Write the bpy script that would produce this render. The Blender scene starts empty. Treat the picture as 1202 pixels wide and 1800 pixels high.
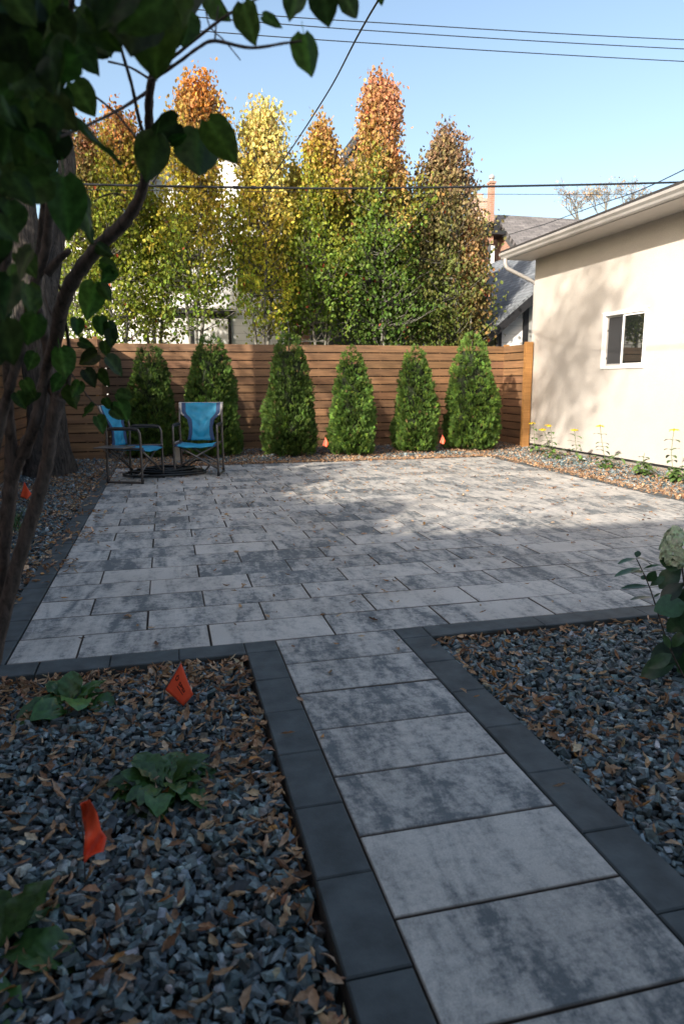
import bpy, math, random
import numpy as np
from mathutils import Vector, Matrix

random.seed(7)
rng = np.random.default_rng(11)
SC = bpy.context.scene
COL = SC.collection
PI = math.pi

# ------------------------------------------------------------------ camera
CAM_H = 1.22
F_PX, PITCH, YAW, ROLL = 1229.9, 0.184442, 0.243019, -0.0042558   # measured from the paving joints
_f = np.array([math.sin(YAW)*math.cos(PITCH), math.cos(YAW)*math.cos(PITCH), -math.sin(PITCH)])
_r = np.array([math.cos(YAW), -math.sin(YAW), 0.0])
_u = np.cross(_r, _f)
CR = _r*math.cos(ROLL) + _u*math.sin(ROLL)
CU = -_r*math.sin(ROLL) + _u*math.cos(ROLL)
cam = bpy.data.cameras.new('camera')
cam.sensor_fit = 'VERTICAL'; cam.sensor_height = 36.0
cam.lens = F_PX/1800*36.0
cam.clip_start = 0.05; cam.clip_end = 2000
cam.dof.use_dof = True; cam.dof.focus_distance = 4.6; cam.dof.aperture_fstop = 4.0
cam_o = bpy.data.objects.new('camera', cam); COL.objects.link(cam_o)
M = Matrix.Identity(4)
for i in range(3):
    M[i][0] = CR[i]; M[i][1] = CU[i]; M[i][2] = -_f[i]
M[2][3] = CAM_H
cam_o.matrix_world = M
SC.camera = cam_o

# ------------------------------------------------------------------ light
SUN_EL, SUN_ROT = math.radians(24.5), math.radians(230)
S = Vector((math.sin(SUN_ROT)*math.cos(SUN_EL), math.cos(SUN_ROT)*math.cos(SUN_EL), math.sin(SUN_EL)))
world = bpy.data.worlds.new("World"); SC.world = world; world.use_nodes = True
wn = world.node_tree
sky = wn.nodes.new('ShaderNodeTexSky'); sky.sky_type = 'NISHITA'; sky.sun_disc = False
sky.sun_elevation = SUN_EL; sky.sun_rotation = SUN_ROT
sky.air_density = 1.0; sky.dust_density = 2.4; sky.ozone_density = 1.8
wb = wn.nodes.new('ShaderNodeMix'); wb.data_type = 'RGBA'; wb.blend_type = 'MULTIPLY'; wb.inputs[0].default_value = 1.0
wb.inputs[7].default_value = (1.07, 1.0, .90, 1)          # white balance of the daylight
wn.links.new(sky.outputs[0], wb.inputs[6]); wn.links.new(wb.outputs[2], wn.nodes['Background'].inputs[0])
wn.nodes['Background'].inputs[1].default_value = 0.15
sl = bpy.data.lights.new('sun', 'SUN'); sl.energy = 4.4; sl.angle = math.radians(0.7); sl.color = (1.0, 0.92, 0.81)
so = bpy.data.objects.new('sun', sl); COL.objects.link(so)
so.rotation_euler = S.to_track_quat('Z', 'Y').to_euler(); so.location = (-20, -20, 20)
SC.view_settings.view_transform = 'Standard'; SC.view_settings.look = 'None'
SC.view_settings.gamma = 1.0; SC.view_settings.exposure = 1.05
SC.cycles.max_bounces = 6; SC.cycles.transparent_max_bounces = 8
SC.cycles.use_denoising = True

# ------------------------------------------------------------------ helpers
def at(px, py, Y):
    """point of the world at forward distance Y seen at photo pixel px, py"""
    d = (px-601)/F_PX*CR - (py-900)/F_PX*CU + _f
    t = Y/d[1]
    return np.array([d[0]*t, Y, CAM_H + d[2]*t])
def ground(px, py, z=0.0):
    d = (px-601)/F_PX*CR - (py-900)/F_PX*CU + _f
    t = (z-CAM_H)/d[2]
    return np.array([d[0]*t, d[1]*t, z])

def tag(o, label=None, cat=None, group=None, kind=None):
    if label: o['label'] = label
    if cat: o['category'] = cat
    if group: o['group'] = group
    if kind: o['kind'] = kind
    return o
def empty(name, loc, rz=0, label=None, cat=None, group=None):
    o = bpy.data.objects.new(name, None); COL.objects.link(o)
    o.location = loc; o.rotation_euler = (0, 0, rz); o.empty_display_size = .1
    return tag(o, label, cat, group)
_inv = {}
def link_mesh(name, me, mat, parent=None, world_coords=True):
    o = bpy.data.objects.new(name, me); COL.objects.link(o)
    for m in (mat if isinstance(mat, (list, tuple)) else [mat]):
        me.materials.append(m)
    if parent is not None:
        o.parent = parent
        if world_coords:                       # the mesh is given in world space: cancel the Empty
            p = Matrix.Translation(parent.location) @ parent.rotation_euler.to_matrix().to_4x4()
            o.matrix_parent_inverse = p.inverted()
    return o
def mesh_from(name, V, F, smooth=False, colors=None, midx=None):
    me = bpy.data.meshes.new(name)
    me.from_pydata([tuple(map(float, v)) for v in V], [], F)
    if smooth: me.polygons.foreach_set('use_smooth', [True]*len(me.polygons))
    if colors is not None:
        a = me.color_attributes.new('Col', 'FLOAT_COLOR', 'POINT')
        a.data.foreach_set('color', np.asarray(colors, np.float32).ravel())
    if midx is not None: me.polygons.foreach_set('material_index', midx)
    me.update(); return me

class MB:
    def __init__(s): s.V = []; s.F = []; s.C = []; s.M = []; s.sm = False
    def add(s, V, F, col=(1,1,1,1), mi=0):
        n = len(s.V); s.V += [tuple(v) for v in V]; s.F += [tuple(i+n for i in f) for f in F]
        s.C += [col]*len(V); s.M += [mi]*len(F); return s
    def box(s, x0, x1, y0, y1, z0, z1, col=(1,1,1,1), mi=0, xf=None):
        V = [(x0,y0,z0),(x1,y0,z0),(x1,y1,z0),(x0,y1,z0),(x0,y0,z1),(x1,y0,z1),(x1,y1,z1),(x0,y1,z1)]
        if xf is not None: V = [xf @ Vector(v) for v in V]
        return s.add(V, [(3,2,1,0),(4,5,6,7),(0,1,5,4),(1,2,6,5),(2,3,7,6),(3,0,4,7)], col, mi)
    def prism(s, poly, axis, a, b, col=(1,1,1,1), mi=0):
        """poly in the two other axes extruded along axis from a to b"""
        n = len(poly); V = []
        for t in (a, b):
            for (p, q) in poly:
                V.append({'x': (t,p,q), 'y': (p,t,q), 'z': (p,q,t)}[axis])
        F = [tuple(range(n))[::-1], tuple(range(n, 2*n))] + [(i, (i+1) % n, n+(i+1) % n, n+i) for i in range(n)]
        return s.add(V, F, col, mi)
    def tube(s, pts, rad, n=8, col=(1,1,1,1), mi=0, wob=0.0, caps=True):
        pts = [np.array(p, float) for p in pts]
        if not hasattr(rad, '__len__'): rad = [rad]*len(pts)
        V = []; F = []; prev = None
        for i, p in enumerate(pts):
            d = pts[min(i+1, len(pts)-1)] - pts[max(i-1, 0)]; d /= (np.linalg.norm(d)+1e-9)
            if prev is None:
                a = np.cross(d, [0, 0, 1.0])
                if np.linalg.norm(a) < .1: a = np.cross(d, [1.0, 0, 0])
            else: a = prev - d*(prev @ d)
            a /= np.linalg.norm(a); prev = a; b = np.cross(d, a)
            for k in range(n):
                t = 2*PI*k/n; r = rad[i]*(1+wob*(random.random()-.5))
                V.append(p + (a*math.cos(t)+b*math.sin(t))*r)
        for i in range(len(pts)-1):
            for k in range(n):
                F.append((i*n+k, i*n+(k+1) % n, (i+1)*n+(k+1) % n, (i+1)*n+k))
        if caps: F += [tuple(range(n))[::-1], tuple(range((len(pts)-1)*n, len(pts)*n))]
        return s.add(V, F, col, mi)
    def build(s, name, mat, parent=None, smooth=False, wc=True):
        me = mesh_from(name, s.V, s.F, smooth, s.C, s.M)
        return link_mesh(name, me, mat, parent, wc)

def bevel(o, w=.003, seg=2):
    m = o.modifiers.new('bevel', 'BEVEL'); m.width = w; m.segments = seg; m.limit_method = 'ANGLE'
    return o

def smooth_path(P, sub=6):
    """Catmull-Rom through points (any dimension)"""
    P = [np.array(p, float) for p in P]; Q = [P[0]] + P + [P[-1]]; out = []
    for i in range(1, len(Q)-2):
        for k in range(sub):
            t = k/sub
            out.append(.5*((2*Q[i]) + (-Q[i-1]+Q[i+1])*t + (2*Q[i-1]-5*Q[i]+4*Q[i+1]-Q[i+2])*t*t + (-Q[i-1]+3*Q[i]-3*Q[i+1]+Q[i+2])*t**3))
    out.append(P[-1]); return out

def rotmats(n, tilt=None, axis_z=None):
    """random rotation matrices (n,3,3); tilt None = any, else degrees from flat"""
    if tilt is None:
        q = rng.normal(size=(n, 4)); q /= np.linalg.norm(q, axis=1)[:, None]
        w, x, y, z = q.T
        return np.stack([np.stack([1-2*(y*y+z*z), 2*(x*y-z*w), 2*(x*z+y*w)], 1),
                         np.stack([2*(x*y+z*w), 1-2*(x*x+z*z), 2*(y*z-x*w)], 1),
                         np.stack([2*(x*z-y*w), 2*(y*z+x*w), 1-2*(x*x+y*y)], 1)], 1)
    a = rng.uniform(0, 2*PI, n); ax = rng.uniform(0, 2*PI, n); t = np.radians(tilt)*rng.normal(size=n)
    cz, sz = np.cos(a), np.sin(a); Z = np.zeros(n); O = np.ones(n)
    Rz = np.stack([np.stack([cz, -sz, Z], 1), np.stack([sz, cz, Z], 1), np.stack([Z, Z, O], 1)], 1)
    k = np.stack([np.cos(ax), np.sin(ax), Z], 1); c, s_ = np.cos(t), np.sin(t)
    K = np.zeros((n, 3, 3)); K[:, 0, 2] = k[:, 1]; K[:, 1, 2] = -k[:, 0]; K[:, 2, 0] = -k[:, 1]; K[:, 2, 1] = k[:, 0]
    Rt = np.eye(3)[None]*c[:, None, None] + s_[:, None, None]*K + (1-c)[:, None, None]*k[:, :, None]*k[:, None, :]
    return Rt @ Rz
def frames(d, n):
    """matrices with columns x (side), y along d, z ~ n"""
    d = d/np.linalg.norm(d, axis=1)[:, None]
    x = np.cross(d, n); x /= (np.linalg.norm(x, axis=1)[:, None]+1e-9)
    z = np.cross(x, d)
    return np.stack([x, d, z], 2)

def bulk(name, templates, tidx, R, loc, scale, colors, mat, parent=None, smooth=False):
    """many small pieces merged into one mesh, fast"""
    Vs = []; Ls = []; Ts = []; Cs = []; off = 0
    for ti, tm in enumerate(templates):
        tv, tf = tm[0], tm[1]
        idx = np.where(tidx == ti)[0]
        if len(idx) == 0: continue
        tv = np.array(tv, float); sc = scale[idx]
        if sc.ndim == 1: sc = sc[:, None]*np.ones(3)
        v = tv[None]*sc[:, None, :]
        v = np.einsum('nij,nkj->nki', R[idx], v) + loc[idx][:, None, :]
        nv = len(tv); fl = np.array([i for f in tf for i in f]); ft = np.array([len(f) for f in tf])
        Vs.append(v.reshape(-1, 3))
        Ls.append((fl[None] + (np.arange(len(idx))*nv)[:, None]).ravel() + off)
        Ts.append(np.tile(ft, len(idx)))
        cc = np.repeat(colors[idx], nv, axis=0)
        if len(tm) > 2: cc = cc*np.tile(np.array(tm[2]), len(idx))[:, None]
        Cs.append(cc); off += nv*len(idx)
    V = np.concatenate(Vs); L = np.concatenate(Ls); T = np.concatenate(Ts); C = np.concatenate(Cs)
    me = bpy.data.meshes.new(name)
    me.vertices.add(len(V)); me.vertices.foreach_set('co', V.astype(np.float32).ravel())
    me.loops.add(len(L)); me.loops.foreach_set('vertex_index', L.astype(np.int32))
    me.polygons.add(len(T)); st = np.concatenate([[0], np.cumsum(T)[:-1]])
    me.polygons.foreach_set('loop_start', st.astype(np.int32)); me.polygons.foreach_set('loop_total', T.astype(np.int32))
    me.polygons.foreach_set('use_smooth', np.full(len(T), bool(smooth)))
    me.update(calc_edges=True)
    a = me.color_attributes.new('Col', 'FLOAT_COLOR', 'POINT')
    C4 = np.concatenate([C, np.ones((len(C), 1))], 1) if C.shape[1] == 3 else C
    a.data.foreach_set('color', C4.astype(np.float32).ravel())
    return link_mesh(name, me, mat, parent)

# ------------------------------------------------------------------ materials
def newmat(name):
    m = bpy.data.materials.new(name); m.use_nodes = True
    return m, m.node_tree, m.node_tree.nodes['Principled BSDF']
def nd(nt, t, **kw):
    n = nt.nodes.new(t)
    for k, v in kw.items():
        if k in n.inputs: n.inputs[k].default_value = v
        else: setattr(n, k, v)
    return n
def lk(nt, a, b): nt.links.new(a, b)
def mapping(nt, scale, src='Object', extra=None):
    tc = nd(nt, 'ShaderNodeTexCoord'); mp = nd(nt, 'ShaderNodeMapping'); mp.inputs['Scale'].default_value = scale
    s = tc.outputs[src]
    if extra is not None:
        ad = nd(nt, 'ShaderNodeVectorMath', operation='ADD'); lk(nt, s, ad.inputs[0]); lk(nt, extra, ad.inputs[1]); s = ad.outputs[0]
    lk(nt, s, mp.inputs['Vector']); return mp.outputs[0]
def noise(nt, vec, scale=1.0, detail=4, rough=.55, dist=0.0):
    n = nd(nt, 'ShaderNodeTexNoise', Scale=scale, Detail=detail, Roughness=rough, Distortion=dist)
    lk(nt, vec, n.inputs['Vector']); return n.outputs['Fac']
def ramp(nt, fac, stops):
    r = nd(nt, 'ShaderNodeValToRGB'); cr = r.color_ramp
    while len(cr.elements) < len(stops): cr.elements.new(.5)
    for e, (p, c) in zip(cr.elements, stops): e.position = p; e.color = (*c, 1) if len(c) == 3 else c
    lk(nt, fac, r.inputs[0]); return r.outputs[0]
def mix(nt, a, b, fac, mode='MIX'):
    m = nd(nt, 'ShaderNodeMix', data_type='RGBA', blend_type=mode)
    for s, v in ((6, a), (7, b), (0, fac)):
        if hasattr(v, 'is_linked'): lk(nt, v, m.inputs[s])
        elif s == 0: m.inputs[0].default_value = v
        else: m.inputs[s].default_value = (*v, 1)
    return m.outputs[2]
def bump(nt, bs, h, strength=.3, dist=.01):
    b = nd(nt, 'ShaderNodeBump', Strength=strength, Distance=dist); lk(nt, h, b.inputs['Height']); lk(nt, b.outputs[0], bs.inputs['Normal'])
def attr(nt, name='Col'):
    return nd(nt, 'ShaderNodeAttribute', attribute_name=name).outputs['Color']

def plain(name, c, rough=.6, var=.15, nscale=8, metal=0.0, bmp=.1, bd=.002):
    m, nt, bs = newmat(name); v = mapping(nt, (1, 1, 1)); n = noise(nt, v, nscale, 5)
    lo = tuple(x*(1-var) for x in c); hi = tuple(min(1, x*(1+var)) for x in c)
    lk(nt, ramp(nt, n, [(.3, lo), (.7, hi)]), bs.inputs['Base Color'])
    bs.inputs['Roughness'].default_value = rough; bs.inputs['Metallic'].default_value = metal
    if bmp: bump(nt, bs, noise(nt, v, nscale*8, 3), bmp, bd)
    return m

def leafmat(name, transl=.3, rough=.5, nscale=60, spec=.4):
    m, nt, bs = newmat(name); c = attr(nt)
    v = mapping(nt, (1, 1, 1)); n = noise(nt, v, nscale, 3)
    c2 = mix(nt, c, ramp(nt, n, [(.3, (.65, .65, .65)), (.7, (1.25, 1.25, 1.25))]), 1.0, 'MULTIPLY')
    lk(nt, c2, bs.inputs['Base Color']); bs.inputs['Roughness'].default_value = rough
    bs.inputs['Specular IOR Level'].default_value = spec
    tr = nd(nt, 'ShaderNodeBsdfTranslucent'); lk(nt, c2, tr.inputs[0])
    ms = nd(nt, 'ShaderNodeMixShader'); ms.inputs[0].default_value = transl
    lk(nt, bs.outputs[0], ms.inputs[1]); lk(nt, tr.outputs[0], ms.inputs[2])
    lk(nt, ms.outputs[0], nt.nodes['Material Output'].inputs[0]); return m

MAT = {}
# pavers
def paver_mat(name, light, dark, sx=8.0, sy=2.0):
    m, nt, bs = newmat(name); a = attr(nt)
    sc = nd(nt, 'ShaderNodeVectorMath', operation='SCALE'); lk(nt, a, sc.inputs[0]); sc.inputs['Scale'].default_value = 17.0
    v1 = mapping(nt, (sx, sy, 1), extra=sc.outputs[0]); n1 = noise(nt, v1, 1.0, 8, .62, .6)
    v2 = mapping(nt, (22, 58, 1), extra=sc.outputs[0]); n2 = noise(nt, v2, 1.0, 4, .6); n5 = noise(nt, mapping(nt, (26, 20, 1), extra=sc.outputs[0]), 1.0, 8, .8)
    v3 = mapping(nt, (1, 1, 1)); n3 = noise(nt, v3, 240, 3, .7); n4 = noise(nt, v3, 1.3, 3)
    sep = nd(nt, 'ShaderNodeSeparateColor'); lk(nt, a, sep.inputs[0])
    def madd(x, k, y):
        q = nd(nt, 'ShaderNodeMath', operation='MULTIPLY_ADD'); lk(nt, x, q.inputs[0]); q.inputs[1].default_value = k
        if hasattr(y, 'is_linked'): lk(nt, y, q.inputs[2])
        else: q.inputs[2].default_value = y
        return q.outputs[0]
    t = madd(sep.outputs[1], .11, madd(n2, .14, madd(n5, .50, madd(n1, .60, -.165))))
    cA = ramp(nt, t, [(.42, light), (.51, tuple(.62*l+.38*d for l, d in zip(light, dark))), (.60, dark)])
    cB = mix(nt, cA, ramp(nt, n3, [(.25, (.72, .72, .72)), (.75, (1.18, 1.18, 1.18))]), 1.0, 'MULTIPLY')
    cC = mix(nt, cB, ramp(nt, n4, [(.3, (.86, .84, .82)), (.7, (1.06, 1.06, 1.06))]), 1.0, 'MULTIPLY')
    al = nd(nt, 'ShaderNodeAttribute', attribute_name='Col').outputs['Alpha']
    cC = mix(nt, (.085, .064, .050), cC, ramp(nt, al, [(.0, (0, 0, 0)), (.95, (1, 1, 1))]))
    lk(nt, cC, bs.inputs['Base Color']); bs.inputs['Roughness'].default_value = .72
    bump(nt, bs, madd(n3, .5, n2), .35, .0015); return m
MAT['paver'] = paver_mat('mottled_paver', (.57, .535, .485), (.135, .148, .153))
MAT['border'] = plain('charcoal_paver', (.060, .070, .072), .7, .40, 9, bmp=.4, bd=.002)
MAT['sand'] = plain('joint_sand', (.045, .034, .026), .9, .4, 30)
MAT['soil'] = plain('dark_soil', (.035, .028, .022), .95, .4, 12)
MAT['grass_ground'] = plain('lawn_and_soil', (.07, .085, .035), .95, .4, 4)
m, nt, bs = newmat('crushed_stone'); MAT['stone'] = m
a = attr(nt); v = mapping(nt, (1, 1, 1)); n = noise(nt, v, 55, 4, .6)
lk(nt, mix(nt, a, ramp(nt, n, [(.38, (.62, .62, .62)), (.62, (1.4, 1.4, 1.37))]), 1.0, 'MULTIPLY'), bs.inputs['Base Color'])
bs.inputs['Roughness'].default_value = .5; bump(nt, bs, noise(nt, v, 130, 3, .6), .3, .002)
MAT['litter'] = leafmat('dry_leaf', .12, .75, 70, .2)
MAT['leaf'] = leafmat('tree_leaf', .38, .5, 40, .25)
MAT['lilac'] = leafmat('lilac_leaf', .48, .45, 90, .25)
MAT['cedar'] = leafmat('cedar_spray', .15, .6, 50, .25)
MAT['plantleaf'] = leafmat('garden_leaf', .18, .36, 60, .5)
MAT['petal'] = leafmat('petal', .3, .6, 60, .2)

def bark(name, c1, c2, sx=14, sz=3, bs_=.6, bd=.02):
    m, nt, bs = newmat(name); v = mapping(nt, (sx, sx, sz)); n = noise(nt, v, 1.0, 8, .7, .8)
    lk(nt, ramp(nt, n, [(.35, c1), (.62, c2)]), bs.inputs['Base Color']); bs.inputs['Roughness'].default_value = .9
    bump(nt, bs, n, bs_, bd); return m
MAT['bark_big'] = bark('elm_bark', (.016, .013, .011), (.13, .105, .087), 24, 5, 1.0, .12)
MAT['bark'] = bark('aspen_bark', (.07, .065, .055), (.22, .21, .18), 20, 8, .4)
MAT['bark_lilac'] = bark('lilac_bark', (.035, .025, .02), (.13, .095, .08), 60, 22, .7, .006)

def wood(name, base, dark):
    m, nt, bs = newmat(name); a = attr(nt)
    v = mapping(nt, (1.3, 9, 26)); n = noise(nt, v, 1.0, 6, .6, .4)
    vk = mapping(nt, (3.1, 3, 9)); k = nd(nt, 'ShaderNodeTexVoronoi', Scale=1.0); lk(nt, vk, k.inputs['Vector'])
    v5 = mapping(nt, (.8, 1, 1.2)); n5 = noise(nt, v5, 1.4, 4)
    c = ramp(nt, n, [(.3, dark), (.68, base)])
    c = mix(nt, c, ramp(nt, k.outputs['Distance'], [(.02, (.35, .3, .28)), (.10, (1, 1, 1))]), 1.0, 'MULTIPLY')
    c = mix(nt, c, ramp(nt, n5, [(.3, (.75, .78, .8)), (.7, (1.15, 1.1, 1.05))]), 1.0, 'MULTIPLY')
    c = mix(nt, c, a, 1.0, 'MULTIPLY'); lk(nt, c, bs.inputs['Base Color'])
    bs.inputs['Roughness'].default_value = .6; bump(nt, bs, n, .25, .003); return m
MAT['wood'] = wood('stained_fence_board', (.275, .147, .072), (.135, .072, .038))
MAT['wood_post'] = wood('stained_post', (.42, .21, .065), (.27, .125, .035))

m, nt, bs = newmat('cream_stucco'); MAT['stucco'] = m
v = mapping(nt, (1, 1, 1)); n1 = noise(nt, v, 1.1, 4); n2 = noise(nt, v, 95, 6, .75); n3 = noise(nt, mapping(nt, (1, 1, .25)), 7, 4)
c = ramp(nt, n1, [(.3, (.49, .447, .402)), (.7, (.545, .503, .455))])
c = mix(nt, c, ramp(nt, n2, [(.3, (.74, .73, .72)), (.62, (1.08, 1.08, 1.08))]), 1.0, 'MULTIPLY')
lk(nt, c, bs.inputs['Base Color']); bs.inputs['Roughness'].default_value = .92; bump(nt, bs, n2, .6, .008)

def shingle(name, c1, c2):
    m, nt, bs = newmat(name); v = mapping(nt, (1, 1, 1))
    b = nd(nt, 'ShaderNodeTexBrick', offset=.5); b.inputs['Scale'].default_value = 1.0
    b.inputs['Brick Width'].default_value = .33; b.inputs['Row Height'].default_value = .145
    b.inputs['Mortar Size'].default_value = .008; b.inputs['Mortar Smooth'].default_value = .3; b.inputs['Bias'].default_value = 0
    b.inputs['Color1'].default_value = (*c1, 1); b.inputs['Color2'].default_value = (*c2, 1)
    b.inputs['Mortar'].default_value = (*[x*.3 for x in c1], 1); lk(nt, v, b.inputs['Vector'])
    n = noise(nt, v, 60, 4, .7); n0 = noise(nt, v, 1.2, 3)
    c = mix(nt, b.outputs['Color'], ramp(nt, n, [(.3, (.65, .65, .65)), (.7, (1.3, 1.3, 1.3))]), 1.0, 'MULTIPLY')
    c = mix(nt, c, ramp(nt, n0, [(.3, (.8, .8, .8)), (.7, (1.15, 1.15, 1.15))]), 1.0, 'MULTIPLY')
    lk(nt, c, bs.inputs['Base Color']); bs.inputs['Roughness'].default_value = .9
    bump(nt, bs, b.outputs['Fac'], -.6, .02); return m
MAT['shingle_blue'] = shingle('slate_blue_shingles', (.13, .145, .16), (.22, .235, .25))
MAT['shingle_grey'] = shingle('grey_shingles', (.13, .12, .12), (.21, .195, .19))
MAT['shingle_dark'] = shingle('dark_shingles', (.05, .05, .055), (.09, .09, .095))

def brickmat(name, c1, c2, mort):
    m, nt, bs = newmat(name); tc = nd(nt, 'ShaderNodeTexCoord'); sp = nd(nt, 'ShaderNodeSeparateXYZ'); lk(nt, tc.outputs['Object'], sp.inputs[0])
    ad = nd(nt, 'ShaderNodeMath', operation='ADD'); lk(nt, sp.outputs[0], ad.inputs[0]); lk(nt, sp.outputs[1], ad.inputs[1])
    cb = nd(nt, 'ShaderNodeCombineXYZ'); lk(nt, ad.outputs[0], cb.inputs[0]); lk(nt, sp.outputs[2], cb.inputs[1])
    b = nd(nt, 'ShaderNodeTexBrick', offset=.5); b.inputs['Scale'].default_value = 1.0
    b.inputs['Brick Width'].default_value = .21; b.inputs['Row Height'].default_value = .073; b.inputs['Mortar Size'].default_value = .007
    b.inputs['Color1'].default_value = (*c1, 1); b.inputs['Color2'].default_value = (*c2, 1); b.inputs['Mortar'].default_value = (*mort, 1)
    lk(nt, cb.outputs[0], b.inputs['Vector']); n = noise(nt, tc.outputs['Object'], 2.2, 5)
    lk(nt, mix(nt, b.outputs['Color'], ramp(nt, n, [(.3, (.82, .82, .82)), (.7, (1.15, 1.12, 1.1))]), 1.0, 'MULTIPLY'), bs.inputs['Base Color'])
    bs.inputs['Roughness'].default_value = .88; bump(nt, bs, b.outputs['Fac'], -.4, .01); return m
MAT['brick'] = brickmat('orange_brick', (.30, .15, .10), (.37, .20, .135), (.32, .27, .23))
MAT['brick_pale'] = brickmat('pale_brick', (.42, .26, .19), (.55, .36, .28), (.5, .44, .4))

def siding(name, c, pitch):
    m, nt, bs = newmat(name); tc = nd(nt, 'ShaderNodeTexCoord'); sp = nd(nt, 'ShaderNodeSeparateXYZ'); lk(nt, tc.outputs['Object'], sp.inputs[0])
    d = nd(nt, 'ShaderNodeMath', operation='DIVIDE'); lk(nt, sp.outputs[2], d.inputs[0]); d.inputs[1].default_value = pitch
    fr = nd(nt, 'ShaderNodeMath', operation='FRACT'); lk(nt, d.outputs[0], fr.inputs[0])
    cc = ramp(nt, fr.outputs[0], [(0, tuple(x*.45 for x in c)), (.07, c), (1, c)])
    n = noise(nt, tc.outputs['Object'], 3, 4)
    lk(nt, mix(nt, cc, ramp(nt, n, [(.3, (.93, .93, .93)), (.7, (1.02, 1.02, 1.02))]), 1.0, 'MULTIPLY'), bs.inputs['Base Color'])
    bs.inputs['Roughness'].default_value = .55; bump(nt, bs, fr.outputs[0], -.5, .015); return m
MAT['siding'] = siding('white_lap_siding', (.82, .82, .81), .19)
MAT['white'] = plain('white_vinyl', (.78, .78, .77), .4, .03, 5, bmp=0)
MAT['alu'] = plain('gutter_metal', (.36, .345, .33), .35, .06, 4, bmp=0)
MAT['soffit'] = plain('soffit_white', (.50, .47, .44), .6, .06, 4, bmp=0)
MAT['black'] = plain('black_trim', (.018, .018, .02), .5, .2, 6, bmp=0)
MAT['darkgrey'] = plain('dark_grey_panel', (.07, .07, .072), .6, .1, 6, bmp=0)
MAT['greypanel'] = plain('grey_panel', (.32, .32, .30), .6, .05, 3, bmp=0)
MAT['concrete'] = plain('foundation_concrete', (.26, .24, .21), .9, .25, 9, bmp=.4)
MAT['wire'] = plain('black_cable', (.012, .014, .018), .6, .1, 3, bmp=0)
MAT['steel'] = plain('grey_steel', (.16, .15, .145), .4, .15, 30, metal=.7, bmp=0)
MAT['hose'] = plain('black_rubber', (.012, .014, .015), .45, .3, 20, bmp=0)
m, nt, bs = newmat('window_glass'); MAT['glass'] = m
bs.inputs['Base Color'].default_value = (.012, .014, .013, 1); bs.inputs['Roughness'].default_value = .02
bs.inputs['Specular IOR Level'].default_value = 1.0; bs.inputs['IOR'].default_value = 1.7
m, nt, bs = newmat('insect_screen'); MAT['screen'] = m
bs.inputs['Base Color'].default_value = (.028, .028, .03, 1); bs.inputs['Roughness'].default_value = .7
MAT['curtain'] = plain('white_curtain', (.6, .6, .58), .9, .25, 14, bmp=0)

def fabric(name, c, rough=.75):
    m, nt, bs = newmat(name); v = mapping(nt, (1, 1, 1)); n = noise(nt, v, 9, 4); w = noise(nt, v, 500, 2)
    lk(nt, ramp(nt, n, [(.3, tuple(x*.8 for x in c)), (.7, tuple(min(1, x*1.15) for x in c))]), bs.inputs['Base Color'])
    bs.inputs['Roughness'].default_value = rough; bump(nt, bs, w, .3, .001); return m
MAT['blue'] = fabric('bright_blue_fabric', (.012, .25, .42), .6)
MAT['navy'] = fabric('navy_fabric', (.025, .055, .13))
MAT['greyfab'] = fabric('light_grey_fabric', (.42, .39, .37))
MAT['flag'] = fabric('orange_red_vinyl', (1.0, .10, .035), .5)
MAT['ink'] = plain('black_ink', (.05, .004, .004), .6, .1, 3, bmp=0)
MAT['tube'] = plain('grey_metal_tube', (.11, .10, .095), .35, .1, 20, metal=.6, bmp=0)
MAT['padding'] = plain('black_padding', (.012, .012, .013), .7, .1, 20, bmp=0)

def colvar(base, n, v=.2):
    b = np.array(base, float)
    return np.clip(b[None]*(1+rng.normal(0, v, (n, 1)))*(1+rng.normal(0, v*.35, (n, 3))), .002, 1)
def pick(pal, wts, n, v=.2):
    i = rng.choice(len(pal), n, p=np.array(wts)/sum(wts)); b = np.array(pal)[i]
    return np.clip(b*(1+rng.normal(0, v, (n, 1)))*(1+rng.normal(0, v*.12, (n, 3))), .002, 1)

# ================================================================== SETTING
# ground sheet (reaches the horizon)
g = MB(); g.add([(-400, -300, -.16), (400, -300, -.16), (400, 700, -.16), (-400, 700, -.16)], [(0, 1, 2, 3)])
tag(g.build('ground', MAT['grass_ground']), kind='structure')
X0, X1, Y0, YN = -.742, 5.07, 3.18, 24
Y1 = Y0 + .305*YN
g = MB(); g.box(-2.6, 7.0, -1.3, 13.9, -.15, -.075)
tag(g.build('soil_bed', MAT['soil']), kind='structure')
g = MB(); g.box(X0-.14, X1+.14, Y0-.14, Y1+.14, -.07, -.014); g.box(.303, 1.199, -1.1, Y0-.14, -.07, -.014)
tag(g.build('bedding_sand', MAT['sand']), kind='structure')

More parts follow.
